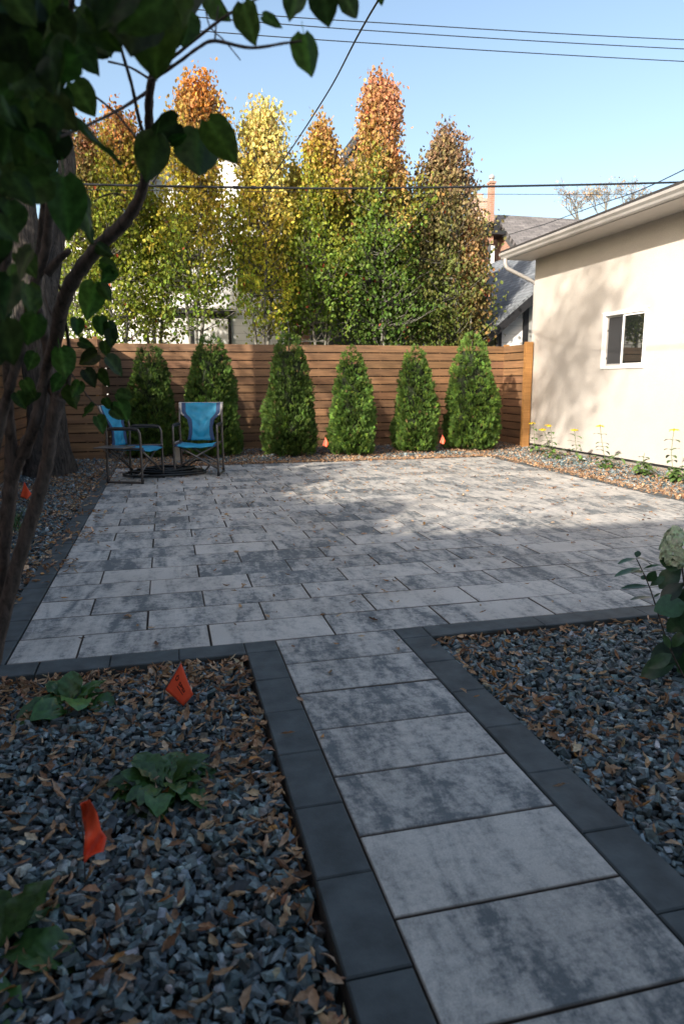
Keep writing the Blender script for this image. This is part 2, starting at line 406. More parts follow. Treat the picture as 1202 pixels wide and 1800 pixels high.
def pavers(name, rects, mat, ch=.0045, tilt=.0012):
    b = MB()
    for (xa, xb, ya, yb) in rects:
        c = (random.random(), random.random(), random.random(), 1)
        dz = random.gauss(0, tilt*.5); tx = random.gauss(0, tilt); ty = random.gauss(0, tilt)
        j = [random.gauss(0, .0009) for _ in range(4)]
        xa += j[0]; xb += j[1]; ya += j[2]; yb += j[3]
        z = lambda x, y: dz + (tx if x > (xa+xb)/2 else -tx)*.5 + (ty if y > (ya+yb)/2 else -ty)*.5
        ring = [(xa, ya), (xb, ya), (xb, yb), (xa, yb)]; inn = [(xa+ch, ya+ch), (xb-ch, ya+ch), (xb-ch, yb-ch), (xa+ch, yb-ch)]
        V = [(x, y, -.05) for x, y in ring] + [(x, y, z(x, y)-.004) for x, y in ring] + [(x, y, z(x, y)) for x, y in inn]
        F = [(8, 9, 10, 11)] + [(4+i, 4+(i+1) % 4, 8+(i+1) % 4, 8+i) for i in range(4)] + [(i, (i+1) % 4, 4+(i+1) % 4, 4+i) for i in range(4)]
        b.add(V, F, c)
        for q in range(8): b.C[-12+q] = (c[0], c[1], c[2], 0.0)
    return tag(b.build(name, mat), kind='structure')
R = []
for n in range(YN):
    ya = Y0 + .305*n; xs = [X0]; x = -.446 if n % 2 == 0 else -.146
    while x < X1-.03: xs.append(x); x += .6
    xs.append(X1)
    for a, b in zip(xs, xs[1:]): R.append((a+.003, b-.003, ya, ya+.2975))
pavers('patio', R, MAT['paver'])
R = [(.4555, 1.0465, 3.18-.305*(k+1), 3.18-.305*k-.0065) for k in range(0, 14)]
pavers('walkway', R, MAT['paver'])
R = []
for k in range(0, 14):
    ya = 3.04-.305*(k+1)
    R += [(.305, .4515, ya+.004, ya+.305), (1.0515, 1.198, ya+.004, ya+.305)]
R += [(.305, .4515, 3.045, 3.176), (1.0515, 1.198, 3.045, 3.176)]
def runx(a, b, y0, y1, L=.6):
    out = []; x = a
    while x < b-.05: out.append((x+.003, min(x+L, b), y0, y1)); x += L
    return out
R += runx(-.598, .302, 3.04, 3.176, .3); R += [(-.882, -.601, 3.04, 3.176)]
R += runx(1.201, X1+.14, 3.04, 3.176, .61)
y = 3.18
while y < Y1:
    R.append((-.882, -.746, y, min(y+.301, Y1))); R.append((X1+.004, X1+.14, y, min(y+.301, Y1))); y += .304
R += runx(-.882, X1+.14, Y1+.0, Y1+.136, .3)
pavers('paving_border', R, MAT['border'], .004)

# crushed stone ------------------------------------------------------------
import bmesh
def rock(k):
    r = random.Random(k); bm = bmesh.new()
    for i in range(8):
        sx, sy, sz = (1 if i & 1 else -1), (1 if i & 2 else -1), (1 if i & 4 else -1); t_ = .82 if sz > 0 else 1
        if r.random() < .22: t_ *= .35
        bm.verts.new((sx*t_*r.uniform(.75, 1.1), sy*t_*.66*r.uniform(.7, 1.15), sz*(.36 if k % 3 else .5)*r.uniform(.75, 1.15)))
    res = bmesh.ops.convex_hull(bm, input=bm.verts)
    bmesh.ops.delete(bm, geom=[e for e in res['geom_interior'] if isinstance(e, bmesh.types.BMVert)], context='VERTS')
    bmesh.ops.dissolve_limit(bm, angle_limit=math.radians(6), verts=bm.verts, edges=bm.edges)
    bm.verts.index_update(); V = [tuple(v.co) for v in bm.verts]; F = [tuple(v.index for v in f.verts) for f in bm.faces]; bm.free()
    return V, F
ROCKS = [rock(k) for k in range(16)]
BEDS = [(-2.3, .30, -.4, 3.035, -.03), (1.203, 5.2, .2, 3.035, -.03), (-2.0, -.885, 3.0, 13.5, -.035),
        (-.96, 5.25, Y1+.14, 13.44, -.04), (5.212, 6.82, 3.5, 13.4, -.05)]
P = []
for bi, (xa, xb, ya, yb, zt) in enumerate(BEDS):
    sp = .0178 if bi < 2 else .030
    nx, ny = int((xb-xa)/sp), int((yb-ya)/sp)
    gx, gy = np.meshgrid(np.arange(nx), np.arange(ny)); gx = gx.ravel(); gy = gy.ravel()
    x = xa + (gx+.5+rng.uniform(-.45, .45, len(gx)))*sp; y = ya + (gy+.5+rng.uniform(-.45, .45, len(gx)))*sp
    m_ = .012
    ok = (x > xa+m_) & (x < xb-m_) & (y > ya+m_) & (y < yb-m_)
    z = zt + rng.uniform(-.024, .008, len(x)) + .012*np.sin(x*5.1+bi)*np.sin(y*4.3)
    P.append(np.stack([x, y, z, np.full(len(x), bi)], 1)[ok])
P = np.concatenate(P); N = len(P)
sc = np.where(P[:, 3] < 2, 1.0, 1.4)[:, None]*rng.lognormal(math.log(.0145), .30, N)[:, None]*rng.uniform(.6, 1.4, (N, 3)); sc = np.minimum(sc, np.where(P[:, 3] < 2, .025, .032)[:, None])
cl = .86*pick([(.10, .14, .152), (.17, .22, .232), (.05, .064, .07), (.29, .34, .35), (.17, .155, .14), (.48, .48, .47)], [34, 26, 20, 11, 6, .8], N, .25)
tag(bulk('gravel', ROCKS, rng.integers(0, 16, N), rotmats(N, 36), P[:, :3], sc, cl, MAT['stone']),
    'angular blue-grey crushed stone filling the beds round the paving', 'gravel', kind='stuff')

# dead leaves ---------------------------------------------------------------
def deadleaf(k):
    r = random.Random(100+k); V = []; F = []; nx, ny = 4, 6
    curl = r.uniform(.5, 2.6)*(1 if r.random() < .8 else -1); bend = r.uniform(-1.0, 1.2); tw = r.uniform(-.9, .9); wid = r.uniform(.15, .29)
    for j in range(ny+1):
        t = j/ny; w = wid*(math.sin(PI*min(1, t*1.02+.02))**.75)*(1+.22*math.sin(j*2.7+k)); w = max(w, .02)
        for i in range(nx+1):
            s_ = (i/nx-.5)*2; a = s_*curl*.9
            x = (math.sin(a)/curl*1.1 if abs(curl) > .1 else s_)*w; z = (1-math.cos(a))/abs(curl)*w*1.1*(1 if curl > 0 else -1)
            ang = tw*(t-.5); x, z = x*math.cos(ang)-z*math.sin(ang), x*math.sin(ang)+z*math.cos(ang)
            y = t-.5; z += bend*(y*y-.12)*.6 + r.uniform(-.012, .012)
            V.append((x, y, z))
    for j in range(ny):
        for i in range(nx):
            q = j*(nx+1)+i; F.append((q, q+1, q+nx+2, q+nx+1))
    n = len(V); V += [(-.008, -.5, -.02), (.008, -.5, -.02), (.01, -.78, .03), (.0, -.78, .03)]; F.append((n, n+1, n+2, n+3))
    return V, F
DL = [deadleaf(k) for k in range(10)]
def maple(k):
    r = random.Random(300+k); V = [(0, 0, 0)]; n = 22
    for i in range(n):
        a = 2*PI*i/n; R_ = .5*(.62+.38*abs(math.cos(a*2.5)))*(1+.15*r.uniform(-1, 1))
        V.append((R_*math.sin(a), -R_*math.cos(a)*1.1, .18*math.sin(a*2+k)+.22*R_*r.uniform(-.6, 1)))
    return V, [(0, 1+i, 1+(i+1) % n) for i in range(n)]
DL += [maple(k) for k in range(3)]
LP = [(.40, .25, .145), (.28, .155, .09), (.48, .33, .21), (.18, .10, .06), (.44, .22, .08), (.52, .41, .28)]
LW = [32, 24, 20, 12, 7, 6]
def litter(x, y, z, s, tilt=22):
    n = len(x); ti = rng.choice(13, n, p=[.0975]*10+[.025/3]*3)
    return ti, rotmats(n, tilt), np.stack([x, y, z], 1), s
def pnoise(x, y, s, seed=0):
    r = np.random.default_rng(seed); o = 0
    for _ in range(7):
        a = r.uniform(0, 2*PI); f = s*r.uniform(.6, 2.0); o = o + np.sin((x*math.cos(a)+y*math.sin(a))*f + r.uniform(0, 6))
    return o/3.0
Q = []
def scatter(n, xa, xb, ya, yb, zt, dens, smin=.026, smax=.056):
    x = rng.uniform(xa, xb, n); y = rng.uniform(ya, yb, n); k = rng.uniform(0, 1, n) < dens(x, y); x, y = x[k], y[k]
    Q.append((x, y, zt + rng.uniform(0, .018, len(x)), rng.uniform(smin, smax, len(x))))
edge = lambda d, w: np.exp(-np.maximum(d, 0)/w)
scatter(16000, -2.2, .29, .3, 3.02, -.016, lambda x, y: np.clip(.13 + .75*edge(3.02-y, .28) + .3*np.clip(pnoise(x, y, 4, 1), 0, 1)*(y > 1.9) + .12*np.clip(pnoise(x, y, 5, 2), 0, 1) + .5*edge(.29-x, .05), 0, 1)*np.clip(.25+.75*(x > -2), 0, 1))
scatter(15000, 1.22, 5.1, .3, 3.02, -.016, lambda x, y: np.clip(.085 + .62*edge(3.02-y, .10) + .16*np.clip(pnoise(x, y, 4, 3), 0, 1) + .55*edge(x-1.22, .09), 0, 1))
scatter(9000, -1.98, -.9, 3.1, 13.3, -.02, lambda x, y: np.clip(.28 + .5*edge(-.9-x, .35) + .35*np.clip(pnoise(x, y, 3, 4), -1, 1), 0, 1))
scatter(19000, -.9, 5.2, Y1+.1, 13.3, -.022, lambda x, y: np.clip(.60*edge(y-Y1-.10, .45) + .30 + .15*pnoise(x, y, 3, 5), 0, 1))
scatter(13000, 5.1, 6.78, 3.6, 13.2, -.03, lambda x, y: np.clip(.80*edge(x-5.15, .40) + .30 + .2*pnoise(x, y, 2.5, 6), 0, 1))
# drift over the borders and paving edges
scatter(1300, -.9, -.55, 4.0, 10.5, .006, lambda x, y: np.clip(.32*edge(x+.9, .12)+.3*np.clip(pnoise(x, y, 4, 8), 0, 1)*edge(x+.9, .2), 0, 1), .035, .06)
scatter(1600, -.7, 5.2, Y1-.02, Y1+.16, .006, lambda x, y: .75+0*x, .035, .06)
scatter(2500, X1-.05, X1+.2, 5, Y1+.1, .006, lambda x, y: .62*edge(X1+.2-x, .12), .03, .055)
for (cx, cy, n_, r_) in [(.33, 9.95, 70, .13), (-.55, 10.1, 60, .2), (-.75, 5.9, 40, .12), (-.8, 4.9, 30, .1)]:
    Q.append((cx+rng.normal(0, r_, n_), cy+rng.normal(0, r_, n_), rng.uniform(.004, .02, n_), rng.uniform(.035, .06, n_)))
x, y, z, s_ = [np.concatenate(q) for q in zip(*Q)]
ok = ~((x > .30) & (x < 1.2) & (y < 3.03)); x, y, z, s_ = x[ok], y[ok], z[ok], s_[ok]
ti, RR, loc, s3 = litter(x, y, z, s_, 38)
tag(bulk('leaf_litter', DL, ti, RR, loc, s3, pick(LP, LW, len(x), .22), MAT['litter']),
    'dry tan and brown curled leaves drifted over the gravel beds', 'leaf litter', kind='stuff')
# leaves lying on the paving
n = 1700
x = rng.uniform(-.7, 5.05, n); y = 3.2 + 7.3*rng.uniform(0, 1, n)**.62
k = pnoise(x, y, 1.2, 9) + rng.normal(0, .5, n) > -.35; x, y = x[k], y[k]
wk = [(.52, 3.05), (.62, 2.72), (.72, 3.02), (.86, 3.09), (.98, 2.9), (.36, 2.25), (1.12, 2.35), (1.09, 2.41), (1.20, 2.62), (1.16, 2.9), (.47, 2.2), (1.10, 1.72), (1.02, 3.0), (.45, 2.5)]
wk += [tuple(ground(*p)[:2]) for p in [(115, 1055), (275, 1135), (145, 1125), (470, 1086), (620, 1062), (848, 1080), (330, 1012), (465, 1016), (245, 1040), (398, 1030), (560, 1040), (880, 960), (1035, 905), (1070, 1035), (900, 900), (500, 900), (290, 925), (690, 940)]]
x = np.append(x, [p[0] for p in wk]); y = np.append(y, [p[1] for p in wk])
ti, RR, loc, s3 = litter(x, y, .008+rng.uniform(0, .008, len(x)), rng.uniform(.025, .055, len(x)), 16)
tag(bulk('fallen_leaves', DL, ti, RR, loc, s3, pick(LP, [30, 22, 18, 12, 8, 10], len(x), .22), MAT['litter']),
    'scattered brown leaves lying on the patio and walkway paving', 'leaves', kind='stuff')

# ================================================================== FENCES
SL, GAP, NB = .1315, .0195, 13
def slat_panel(name, L, parent, loc, rz, seed, joints=2.4, z0=.0, nb=NB):
    r = random.Random(seed); b = MB()
    for i in range(nb):
        z = z0 + i*(SL+GAP); x = 0; off = r.uniform(.8, joints)
        while x < L-.01:
            x2 = min(L, x + (off if x == 0 else joints)); t = r.uniform(.78, 1.16); c = (t, t*r.uniform(.95, 1.04), t*r.uniform(.9, 1.06), 1)
            dy = r.gauss(0, .0012)
            b.box(x+.001, x2-.001, dy-.010, dy+.010, z, z+SL, c); x = x2
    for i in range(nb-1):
        z = z0 + i*(SL+GAP)+SL-.03; b.box(.0, L, .022, .038, z, z+.08, (.22, .2, .18, 1))  # dark backing boards: the shade in the gaps is put into their colour
    # battens behind, seen through the gaps
    x = .15
    while x < L:
        b.box(x, x+.038, .0125, .0205, z0, z0+nb*(SL+GAP)-.02, (.9, .9, .9, 1)); x += .62
    me = mesh_from(name, b.V, b.F, False, b.C, b.M); o = bpy.data.objects.new(name, me); COL.objects.link(o)
    me.materials.append(MAT['wood']); o.parent = parent
    o.location = Vector(loc) - parent.location; o.rotation_euler = (0, 0, rz); return o
FY = 13.45; FZ = -.035
f1 = empty('wooden_fence', (-1.0, FY, 0), 0, 'tall stained fence of horizontal boards running behind the six cedars', 'fence')
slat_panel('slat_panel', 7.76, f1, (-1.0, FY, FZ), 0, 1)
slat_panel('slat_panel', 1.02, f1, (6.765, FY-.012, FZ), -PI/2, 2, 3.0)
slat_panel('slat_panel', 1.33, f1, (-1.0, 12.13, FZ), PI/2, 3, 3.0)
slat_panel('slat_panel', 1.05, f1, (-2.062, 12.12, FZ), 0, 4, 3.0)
tp = MB(); H_ = NB*(SL+GAP)-.02
def post(x0, x1, y0, y1, z1=H_): 
    p = MB(); p.box(0, x1-x0, 0, y1-y0, -.1, z1, (1, 1, 1, 1)); me = mesh_from('post', p.V, p.F, False, p.C, p.M)
    o = bpy.data.objects.new('post', me); COL.objects.link(o); me.materials.append(MAT['wood_post']); o.parent = f1
    o.location = Vector((x0, y0, 0))-f1.location
    o.rotation_euler = (0, 0, 0); return o
bevel(post(6.655, 6.80, 12.33, 12.42))
post(6.79, 6.88, FY+.0, FY+.09); post(-1.09, -1.015, 12.135, 12.22)
for x in (.9, 3.2, 5.4): post(x, x+.09, FY+.05, FY+.14, H_-.03)
f2 = empty('wooden_fence', (-2.08, 8, 0), 0, 'stained board fence along the left bed behind the thick tree trunk', 'fence')
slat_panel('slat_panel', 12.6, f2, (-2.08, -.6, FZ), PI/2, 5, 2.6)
for y in (3.0, 7.6, 11.9):
    p = MB(); p.box(-2.19, -2.10, y, y+.09, -.1, 1.93); p.build('post', MAT['wood_post'], f2)

# ================================================================== GARAGE (right)
GX, GY0, GY1, GZ = 6.83, 5.2, 12.44, 3.44
g1 = empty('garage', (GX+3, 9, 0), 0, 'cream stucco garage with white gutter and small sliding window', 'garage')
wy0, wy1, wz0, wz1 = 9.11, 10.17, 1.40, 2.262
b = MB()
for (ya, yb, za, zb) in ((GY0, wy0, .02, GZ+.02), (wy1, GY1, .02, GZ+.02), (wy0, wy1, .02, wz0), (wy0, wy1, wz1, GZ+.02)):
    b.box(GX, GX+.16, ya, yb, za, zb)
b.box(GX+.16, 12.2, GY1-.16, GY1, .02, GZ+.02); b.box(GX+.16, 12.2, GY0, GY0+.16, .02, GZ+.02); b.box(12.2, 12.36, GY0, GY1, .02, GZ+.02)
for ya in (GY0+.002, GY1-.158):
    b.prism([(GX, GZ+.02), (12.36, GZ+.02), (9.6, GZ+.95)], 'y', ya, ya+.156)
b.build('wall', MAT['stucco'], g1)
b = MB(); b.box(GX+.02, 12.34, GY0+.02, GY1-.02, -.15, .018); b.build('foundation', MAT['concrete'], g1)
b = MB(); b.box(GX-.006, GX+.02, GY0, GY1, .005, .03); b.build('drip_edge', MAT['black'], g1)
# soffit, fascia, gutter
b = MB(); b.box(6.30, GX-.001, GY0-.15, GY1+.14, GZ, GZ+.02); b.build('soffit', MAT['soffit'], g1)
b = MB(); b.box(6.278, 6.30, GY0-.15, GY1+.14, GZ-.006, GZ+.13); b.build('fascia', MAT['alu'], g1)
gp = [(6.276, 3.545), (6.276, 3.44), (6.225, 3.432), (6.205, 3.45), (6.192, 3.478), (6.160, 3.51), (6.155, 3.545), (6.168, 3.552), (6.168, 3.536), (6.176, 3.512), (6.204, 3.484), (6.215, 3.458), (6.232, 3.444), (6.266, 3.45), (6.266, 3.545)]
b = MB(); n = len(gp)
V = [(p, t, q) for t in (GY0-.2, GY1+.16) for p, q in gp]
F = [(i, (i+1) % n, n+(i+1) % n, n+i) for i in range(n)]
b.add(V, F); b.prism([(6.158, 3.545), (6.274, 3.545), (6.274, 3.441), (6.225, 3.434), (6.196, 3.478), (6.158, 3.512)], 'y', GY1+.158, GY1+.166)
b.build('gutter', MAT['alu'], g1)
def panel(name, parent, origin, along, up, L, W, T, mat):
    """slab with local x along the eave and y up the slope, z outward"""
    a = Vector(along).normalized(); u = Vector(up).normalized(); n_ = a.cross(u)
    b = MB(); b.box(0, L, 0, W, -T, 0); me = mesh_from(name, b.V, b.F); o = bpy.data.objects.new(name, me); COL.objects.link(o); me.materials.append(mat)
    Mx = Matrix((( a.x, u.x, n_.x, origin[0]), (a.y, u.y, n_.y, origin[1]), (a.z, u.z, n_.z, origin[2]), (0, 0, 0, 1)))
    o.parent = parent; o.matrix_parent_inverse = (Matrix.Translation(parent.location) @ parent.rotation_euler.to_matrix().to_4x4()).inverted()
    o.matrix_basis = Mx; return o
panel('roof', g1, (6.20, GY1+.2, 3.60), (0, -1, 0), (3.4, 0, 1.02), GY1-GY0+.4, 3.55, .035, MAT['shingle_grey'])
panel('roof', g1, (13.0, GY0-.2, 3.60), (0, 1, 0), (-3.4, 0, 1.02), GY1-GY0+.4, 3.55, .035, MAT['shingle_grey'])
b = MB(); b.tube(smooth_path([(6.222, 12.46, 3.44), (6.225, 12.46, 3.36), (6.26, 12.465, 3.29), (6.36, 12.47, 3.235), (6.75, 12.50, 3.09), (6.87, 12.50, 3.02), (6.885, 12.50, 2.8), (6.885, 12.50, .25)], 5), .036, 10)
b.build('downspout', MAT['alu'], g1, smooth=True)
# window: nail fin frame, sashes, glass, screen
wf = MB(); w = .045; pr = -.018
def rect_frame(b, x0, x1, ya, yb, za, zb, w):
    b.box(x0, x1, ya, yb, zb-w, zb); b.box(x0, x1, ya, yb, za, za+w); b.box(x0, x1, ya, ya+w, za+w, zb-w); b.box(x0, x1, yb-w, yb, za+w, zb-w)
rect_frame(wf, GX+pr, GX+.09, wy0, wy1, wz0, wz1, w)
wfo = wf.build('window', MAT['white'], g1)
s1 = MB(); ym = 9.66
rect_frame(s1, GX+.004, GX+.03, wy0+w, ym+.03, wz0+w, wz1-w, .032); s1.build('fixed_sash', MAT['white'], wfo, wc=False).matrix_parent_inverse = Matrix.Identity(4)
s2 = MB(); rect_frame(s2, GX+.034, GX+.06, ym+.03, wy1-w, wz0+w, wz1-w, .03); o = s2.build('sliding_sash', MAT['alu'], wfo, wc=False)
pg = MB(); pg.box(GX+.016, GX+.020, wy0+w+.03, ym, wz0+w+.03, wz1-w-.03); pg.build('pane', MAT['glass'], wfo, wc=False)
pg = MB(); pg.box(GX+.046, GX+.048, ym+.055, wy1-w-.025, wz0+w+.025, wz1-w-.025); pg.build('insect_screen', MAT['screen'], wfo, wc=False)
pg = MB(); pg.box(GX-.022, GX+.005, wy0-.03, wy1+.03, wz1, wz1+.012); pg.build('drip_cap', MAT['white'], wfo, wc=False)
for zz in (1.98, 1.55):
    pg = MB(); pg.box(GX+.03, GX+.045, wy1-.075, wy1-.06, zz, zz+.03); pg.build('latch', MAT['steel'], wfo, wc=False)

# ================================================================== NEIGHBOUR GARAGE
g2 = empty('garage', (10.2, 18, 0), 0, 'neighbouring white-sided garage with blue-grey shingle roof and black trim', 'garage')
ex, ez, rx, rz_ = 7.17, 2.36, 10.2, 4.86
up = Vector((rx-ex, 0, rz_-ez)); W = up.length
panel('roof', g2, (ex, 22.4, ez), (0, -1, 0), up, 7.4, W+.02, .05, MAT['shingle_blue'])
panel('roof', g2, (2*rx-ex, 15.0, ez), (0, 1, 0), (-up.x, 0, up.z), 7.4, W+.02, .05, MAT['shingle_blue'])
b = MB(); th = .17
for sgn in (1, -1):
    X_ = lambda x: rx + sgn*(x-rx)
    b.prism([(X_(ex), ez-.065), (X_(rx), rz_-.065), (X_(rx), rz_-.065-th*1.3), (X_(ex+.02), ez-.065-th*1.2)][::sgn], 'y', 15.005, 15.04)
    b.box(min(X_(ex-.02), X_(ex+.02)), max(X_(ex-.02), X_(ex+.02)), 15.05, 22.4, ez-.27, ez-.07)
b.build('trim', MAT['black'], g2)
b = MB(); b.prism([(ex+.12, ez-.19), (rx, rz_-.2), (2*rx-ex-.12, ez-.19)], 'y', 15.30, 15.42)
b.box(ex+.35, 2*rx-ex-.35, 15.3, 15.42, 0, ez-.19); b.box(ex+.35, ex+.5, 15.42, 22.2, 0, ez-.1); b.box(2*rx-ex-.5, 2*rx-ex-.35, 15.42, 22.2, 0, ez-.1)
b.build('wall', MAT['siding'], g2)
b = MB(); b.box(8.14, 8.27, 15.26, 15.298, .0, 3.05); b.box(7.5, 7.6, 15.26, 15.298, 0, 2.35); b.build('corner_board', MAT['black'], g2)
b = MB(); b.box(8.272, 9.2, 15.27, 15.298, 0, 3.0); b.build('door', MAT['greypanel'], g2)
b = MB(); b.tube(smooth_path([at(852, 589, 15.2), at(866, 591, 15.2), at(872, 597, 15.2), at(873, 630, 15.2)], 4), .045, 8); b.build('downspout', MAT['black'], g2, smooth=True)

# ================================================================== WHITE HOUSE
def gwall(b, xa, xb, xc, ze, zp, y0, y1):
    b.prism([(xa, 0), (xb, 0), (xb, ze), (xc, zp), (xa, ze)], 'y', y0, y1)
h1 = empty('house', (1.2, 21, 0), 0, 'white lap-sided house with steep dark gable and black window trim', 'house')
b = MB(); gwall(b, -1.0, 3.4, 1.2, 4.7, 8.0, 19.0, 26.0); b.box(-4.6, -1.002, 19.3, 26, 0, 4.9); b.build('wall', MAT['siding'], h1)
up = Vector((2.2, 0, 3.3)); W = up.length+.28; U = up.normalized()
panel('roof', h1, (-1.0-U.x*.25, 26.2, 4.76-U.z*.25), (0, -1, 0), up, 7.5, W, .10, MAT['shingle_dark'])
panel('roof', h1, (3.4+U.x*.25, 18.7, 4.76-U.z*.25), (0, 1, 0), (-up.x, 0, up.z), 7.5, W, .10, MAT['shingle_dark'])
b = MB(); b.box(-4.8, -1.1, 19.1, 26.2, 4.9, 5.1); b.build('flat_roof', MAT['darkgrey'], h1)
def hwin(parent, x0, x1, z0, z1, y, frame, glass, cur=None, mull=1, hood=True):
    f = MB(); rect = [(x0, x1, z1-.09, z1), (x0, x1, z0, z0+.07), (x0, x0+.07, z0+.07, z1-.09), (x1-.07, x1, z0+.07, z1-.09)]
    for k in range(mull):
        xm = x0+(x1-x0)*(k+1)/(mull+1); rect.append((xm-.03, xm+.03, z0+.07, z1-.09))
    for a_, b_, c_, d_ in rect: f.box(a_, b_, y-.05, y+.01, c_, d_)
    if hood: f.box(x0-.08, x1+.08, y-.16, y, z1+.002, z1+.12)
    fo = f.build('window', frame, parent)
    p = MB(); p.box(x0+.07, x1-.07, y-.018, y-.006, z0+.07, z1-.09); p.build('pane', glass, fo, wc=False)
    if cur:
        c = MB(); n_ = 40; V = []; 
        for i in range(n_+1):
            xx = x0+.08+(x1-x0-.16)*i/n_; V += [(xx, y-.026-.004*math.sin(i*1.9), z0+.09), (xx, y-.026-.004*math.sin(i*1.9), z1-.12)]
        c.add(V, [(2*i, 2*i+2, 2*i+3, 2*i+1) for i in range(n_)]); c.build('curtain', cur, fo, wc=False)
    return fo
MAT['paneblue'] = plain('grey_blue_glass', (.10, .12, .14), .15, .1, 2, bmp=0)
hwin(h1, .05, .75, 3.5, 5.2, 19.0, MAT['black'], MAT['glass'])
hwin(h1, 1.95, 3.15, 3.55, 4.75, 19.0, MAT['black'], MAT['glass'])
hwin(h1, -.25, 1.75, 1.3, 2.95, 19.0, MAT['black'], MAT['glass'], MAT['curtain'], 1)
hwin(h1, -3.6, -2.2, 2.6, 4.1, 19.3, MAT['black'], MAT['glass'])
b = MB(); b.tube([(3.32, 18.93, 4.6), (3.32, 18.93, .1)], .05, 8); b.build('downspout', MAT['black'], h1)

# ================================================================== ORANGE BRICK HOUSE (middle)
h2 = empty('house', (5.8, 21, 0), 0, 'orange brick house half hidden behind the green and red columnar trees', 'house')
b = MB(); b.box(3.56, 8.3, 18.6, 27, 0, 4.9); b.build('wall', MAT['brick'], h2)
b = MB(); gwall(b, 3.75, 6.35, 5.05, 5.55, 7.35, 18.3, 24); b.build('dormer', MAT['darkgrey'], h2)
up = Vector((1.3, 0, 1.8)); W = up.length+.3; U = up.normalized()
panel('roof', h2, (3.75-U.x*.28, 24.2, 5.6-U.z*.28), (0, -1, 0), up, 6.2, W, .09, MAT['shingle_dark'])
panel('roof', h2, (6.35+U.x*.28, 18.0, 5.6-U.z*.28), (0, 1, 0), (-up.x, 0, up.z), 6.2, W, .09, MAT['shingle_dark'])
hwin(h2, 4.5, 5.6, 5.3, 6.6, 18.3, MAT['white'], MAT['paneblue'])
b = MB(); b.box(3.4, 8.46, 18.4, 27.2, 4.9, 5.1); b.build('eave', MAT['darkgrey'], h2)
hwin(h2, 6.9, 7.9, 1.6, 3.2, 18.6, MAT['white'], MAT['glass'])

# ================================================================== BRICK HOUSE WITH CHIMNEYS (right, far)
h3 = empty('house', (17, 26, 0), 0, 'brick house with grey shingle roof and two chimneys beyond the garages', 'house')
b = MB(); b.prism([(21.9, 0), (30.1, 0), (30.1, 4.2), (26, 7.25), (21.9, 4.2)], 'x', 12.53, 24); b.build('wall', MAT['brick'], h3)
up = Vector((0, 4.3, 3.26)); W = up.length
panel('roof', h3, (12.45, 21.7, 4.18), (1, 0, 0), up, 12, W, .14, MAT['shingle_grey'])
panel('roof', h3, (24.45, 30.3, 4.18), (-1, 0, 0), (0, -4.3, 3.26), 12, W, .14, MAT['shingle_grey'])
b = MB(); b.prism([(21.68, 4.02), (26, 7.295), (26, 7.05), (21.74, 3.82)], 'x', 12.47, 12.52); b.build('rake_board', MAT['darkgrey'], h3)
b = MB(); P0 = at(860, 386, 24.4); P1 = at(905, 398, 24.4)
b.box(P0[0]-.4, P0[0]+.75, 25.1, 25.9, P0[2]-.22, P0[2]+.08); b.box(P0[0]-.4, P0[0]+1.05, 24.95, 25.9, P0[2]-.36, P0[2]-.225); b.build('bay_roof', MAT['black'], h3)
b = MB(); b.box(P0[0]-.5, P0[0]+.42, 25.12, 25.8, 2, P0[2]-.365); b.build('bay', MAT['darkgrey'], h3)
P2 = at(862, 470, 25.08); P3 = at(868.5, 432, 25.08)
b = MB(); b.box(P2[0], P3[0], 25.06, 25.115, P2[2]-1.5, P3[2]); b.build('trim', MAT['white'], h3)
c0 = at(858, 388, 25.2); c1 = at(868, 320, 25.2)
b = MB(); b.box(c0[0], c1[0], 25.1, 25.35, 6.2, c1[2]); b.box(c0[0]-.03, c1[0]+.03, 25.07, 25.38, c1[2]-.07, c1[2]+.0015)
co = b.build('chimney', MAT['brick'], h3)
cx = (c0[0]+c1[0])/2
b = MB(); b.tube([(cx, 25.22, c1[2]), (cx, 25.22, c1[2]+.12)], .07, 10); b.tube([(cx, 25.22, c1[2]+.12), (cx, 25.22, c1[2]+.20), (cx, 25.22, c1[2]+.27)], [.11, .11, .02], 10); b.build('cap', MAT['alu'], co, wc=False)
c0 = at(827, 388, 26.5); c1 = at(853, 351, 26.5)
b = MB(); b.box(c0[0], c1[0], 26.3, 26.9, 5.2, c1[2]); b.box(c0[0]-.03, c1[0]+.03, 26.27, 26.93, c1[2]-.12, c1[2]-.04); b.box(c0[0]+.18, c1[0]-.12, 26.45, 26.75, c1[2], c1[2]+.2)
co = b.build('chimney', MAT['brick_pale'], h3)
cx = c0[0]+.25
b = MB(); b.tube([(cx, 26.6, c1[2]+.2), (cx, 26.6, c1[2]+.4)], .03, 8); b.tube([(cx, 26.6, c1[2]+.4), (cx, 26.6, c1[2]+.44)], [.13, .13], 10); b.build('cap', MAT['steel'], co, wc=False)

# ================================================================== OWN HOUSE behind the camera (shades the foreground)
h0 = empty('house', (-1, -4, 0), 0, 'cream stucco house whose shadow covers the near paving and gravel', 'house')
b = MB(); b.box(-6, 2.4, -8, -1.25, 0, 4.1); b.build('wall', MAT['stucco'], h0)
panel('roof', h0, (-6.3, -.85, 4.15), (1, 0, 0), (0, -4, 1.5), 9.0, 4.0, .12, MAT['shingle_grey'])
panel('roof', h0, (2.7, -8.4, 4.15), (-1, 0, 0), (0, 4, 1.5), 9.0, 4.0, .12, MAT['shingle_grey'])

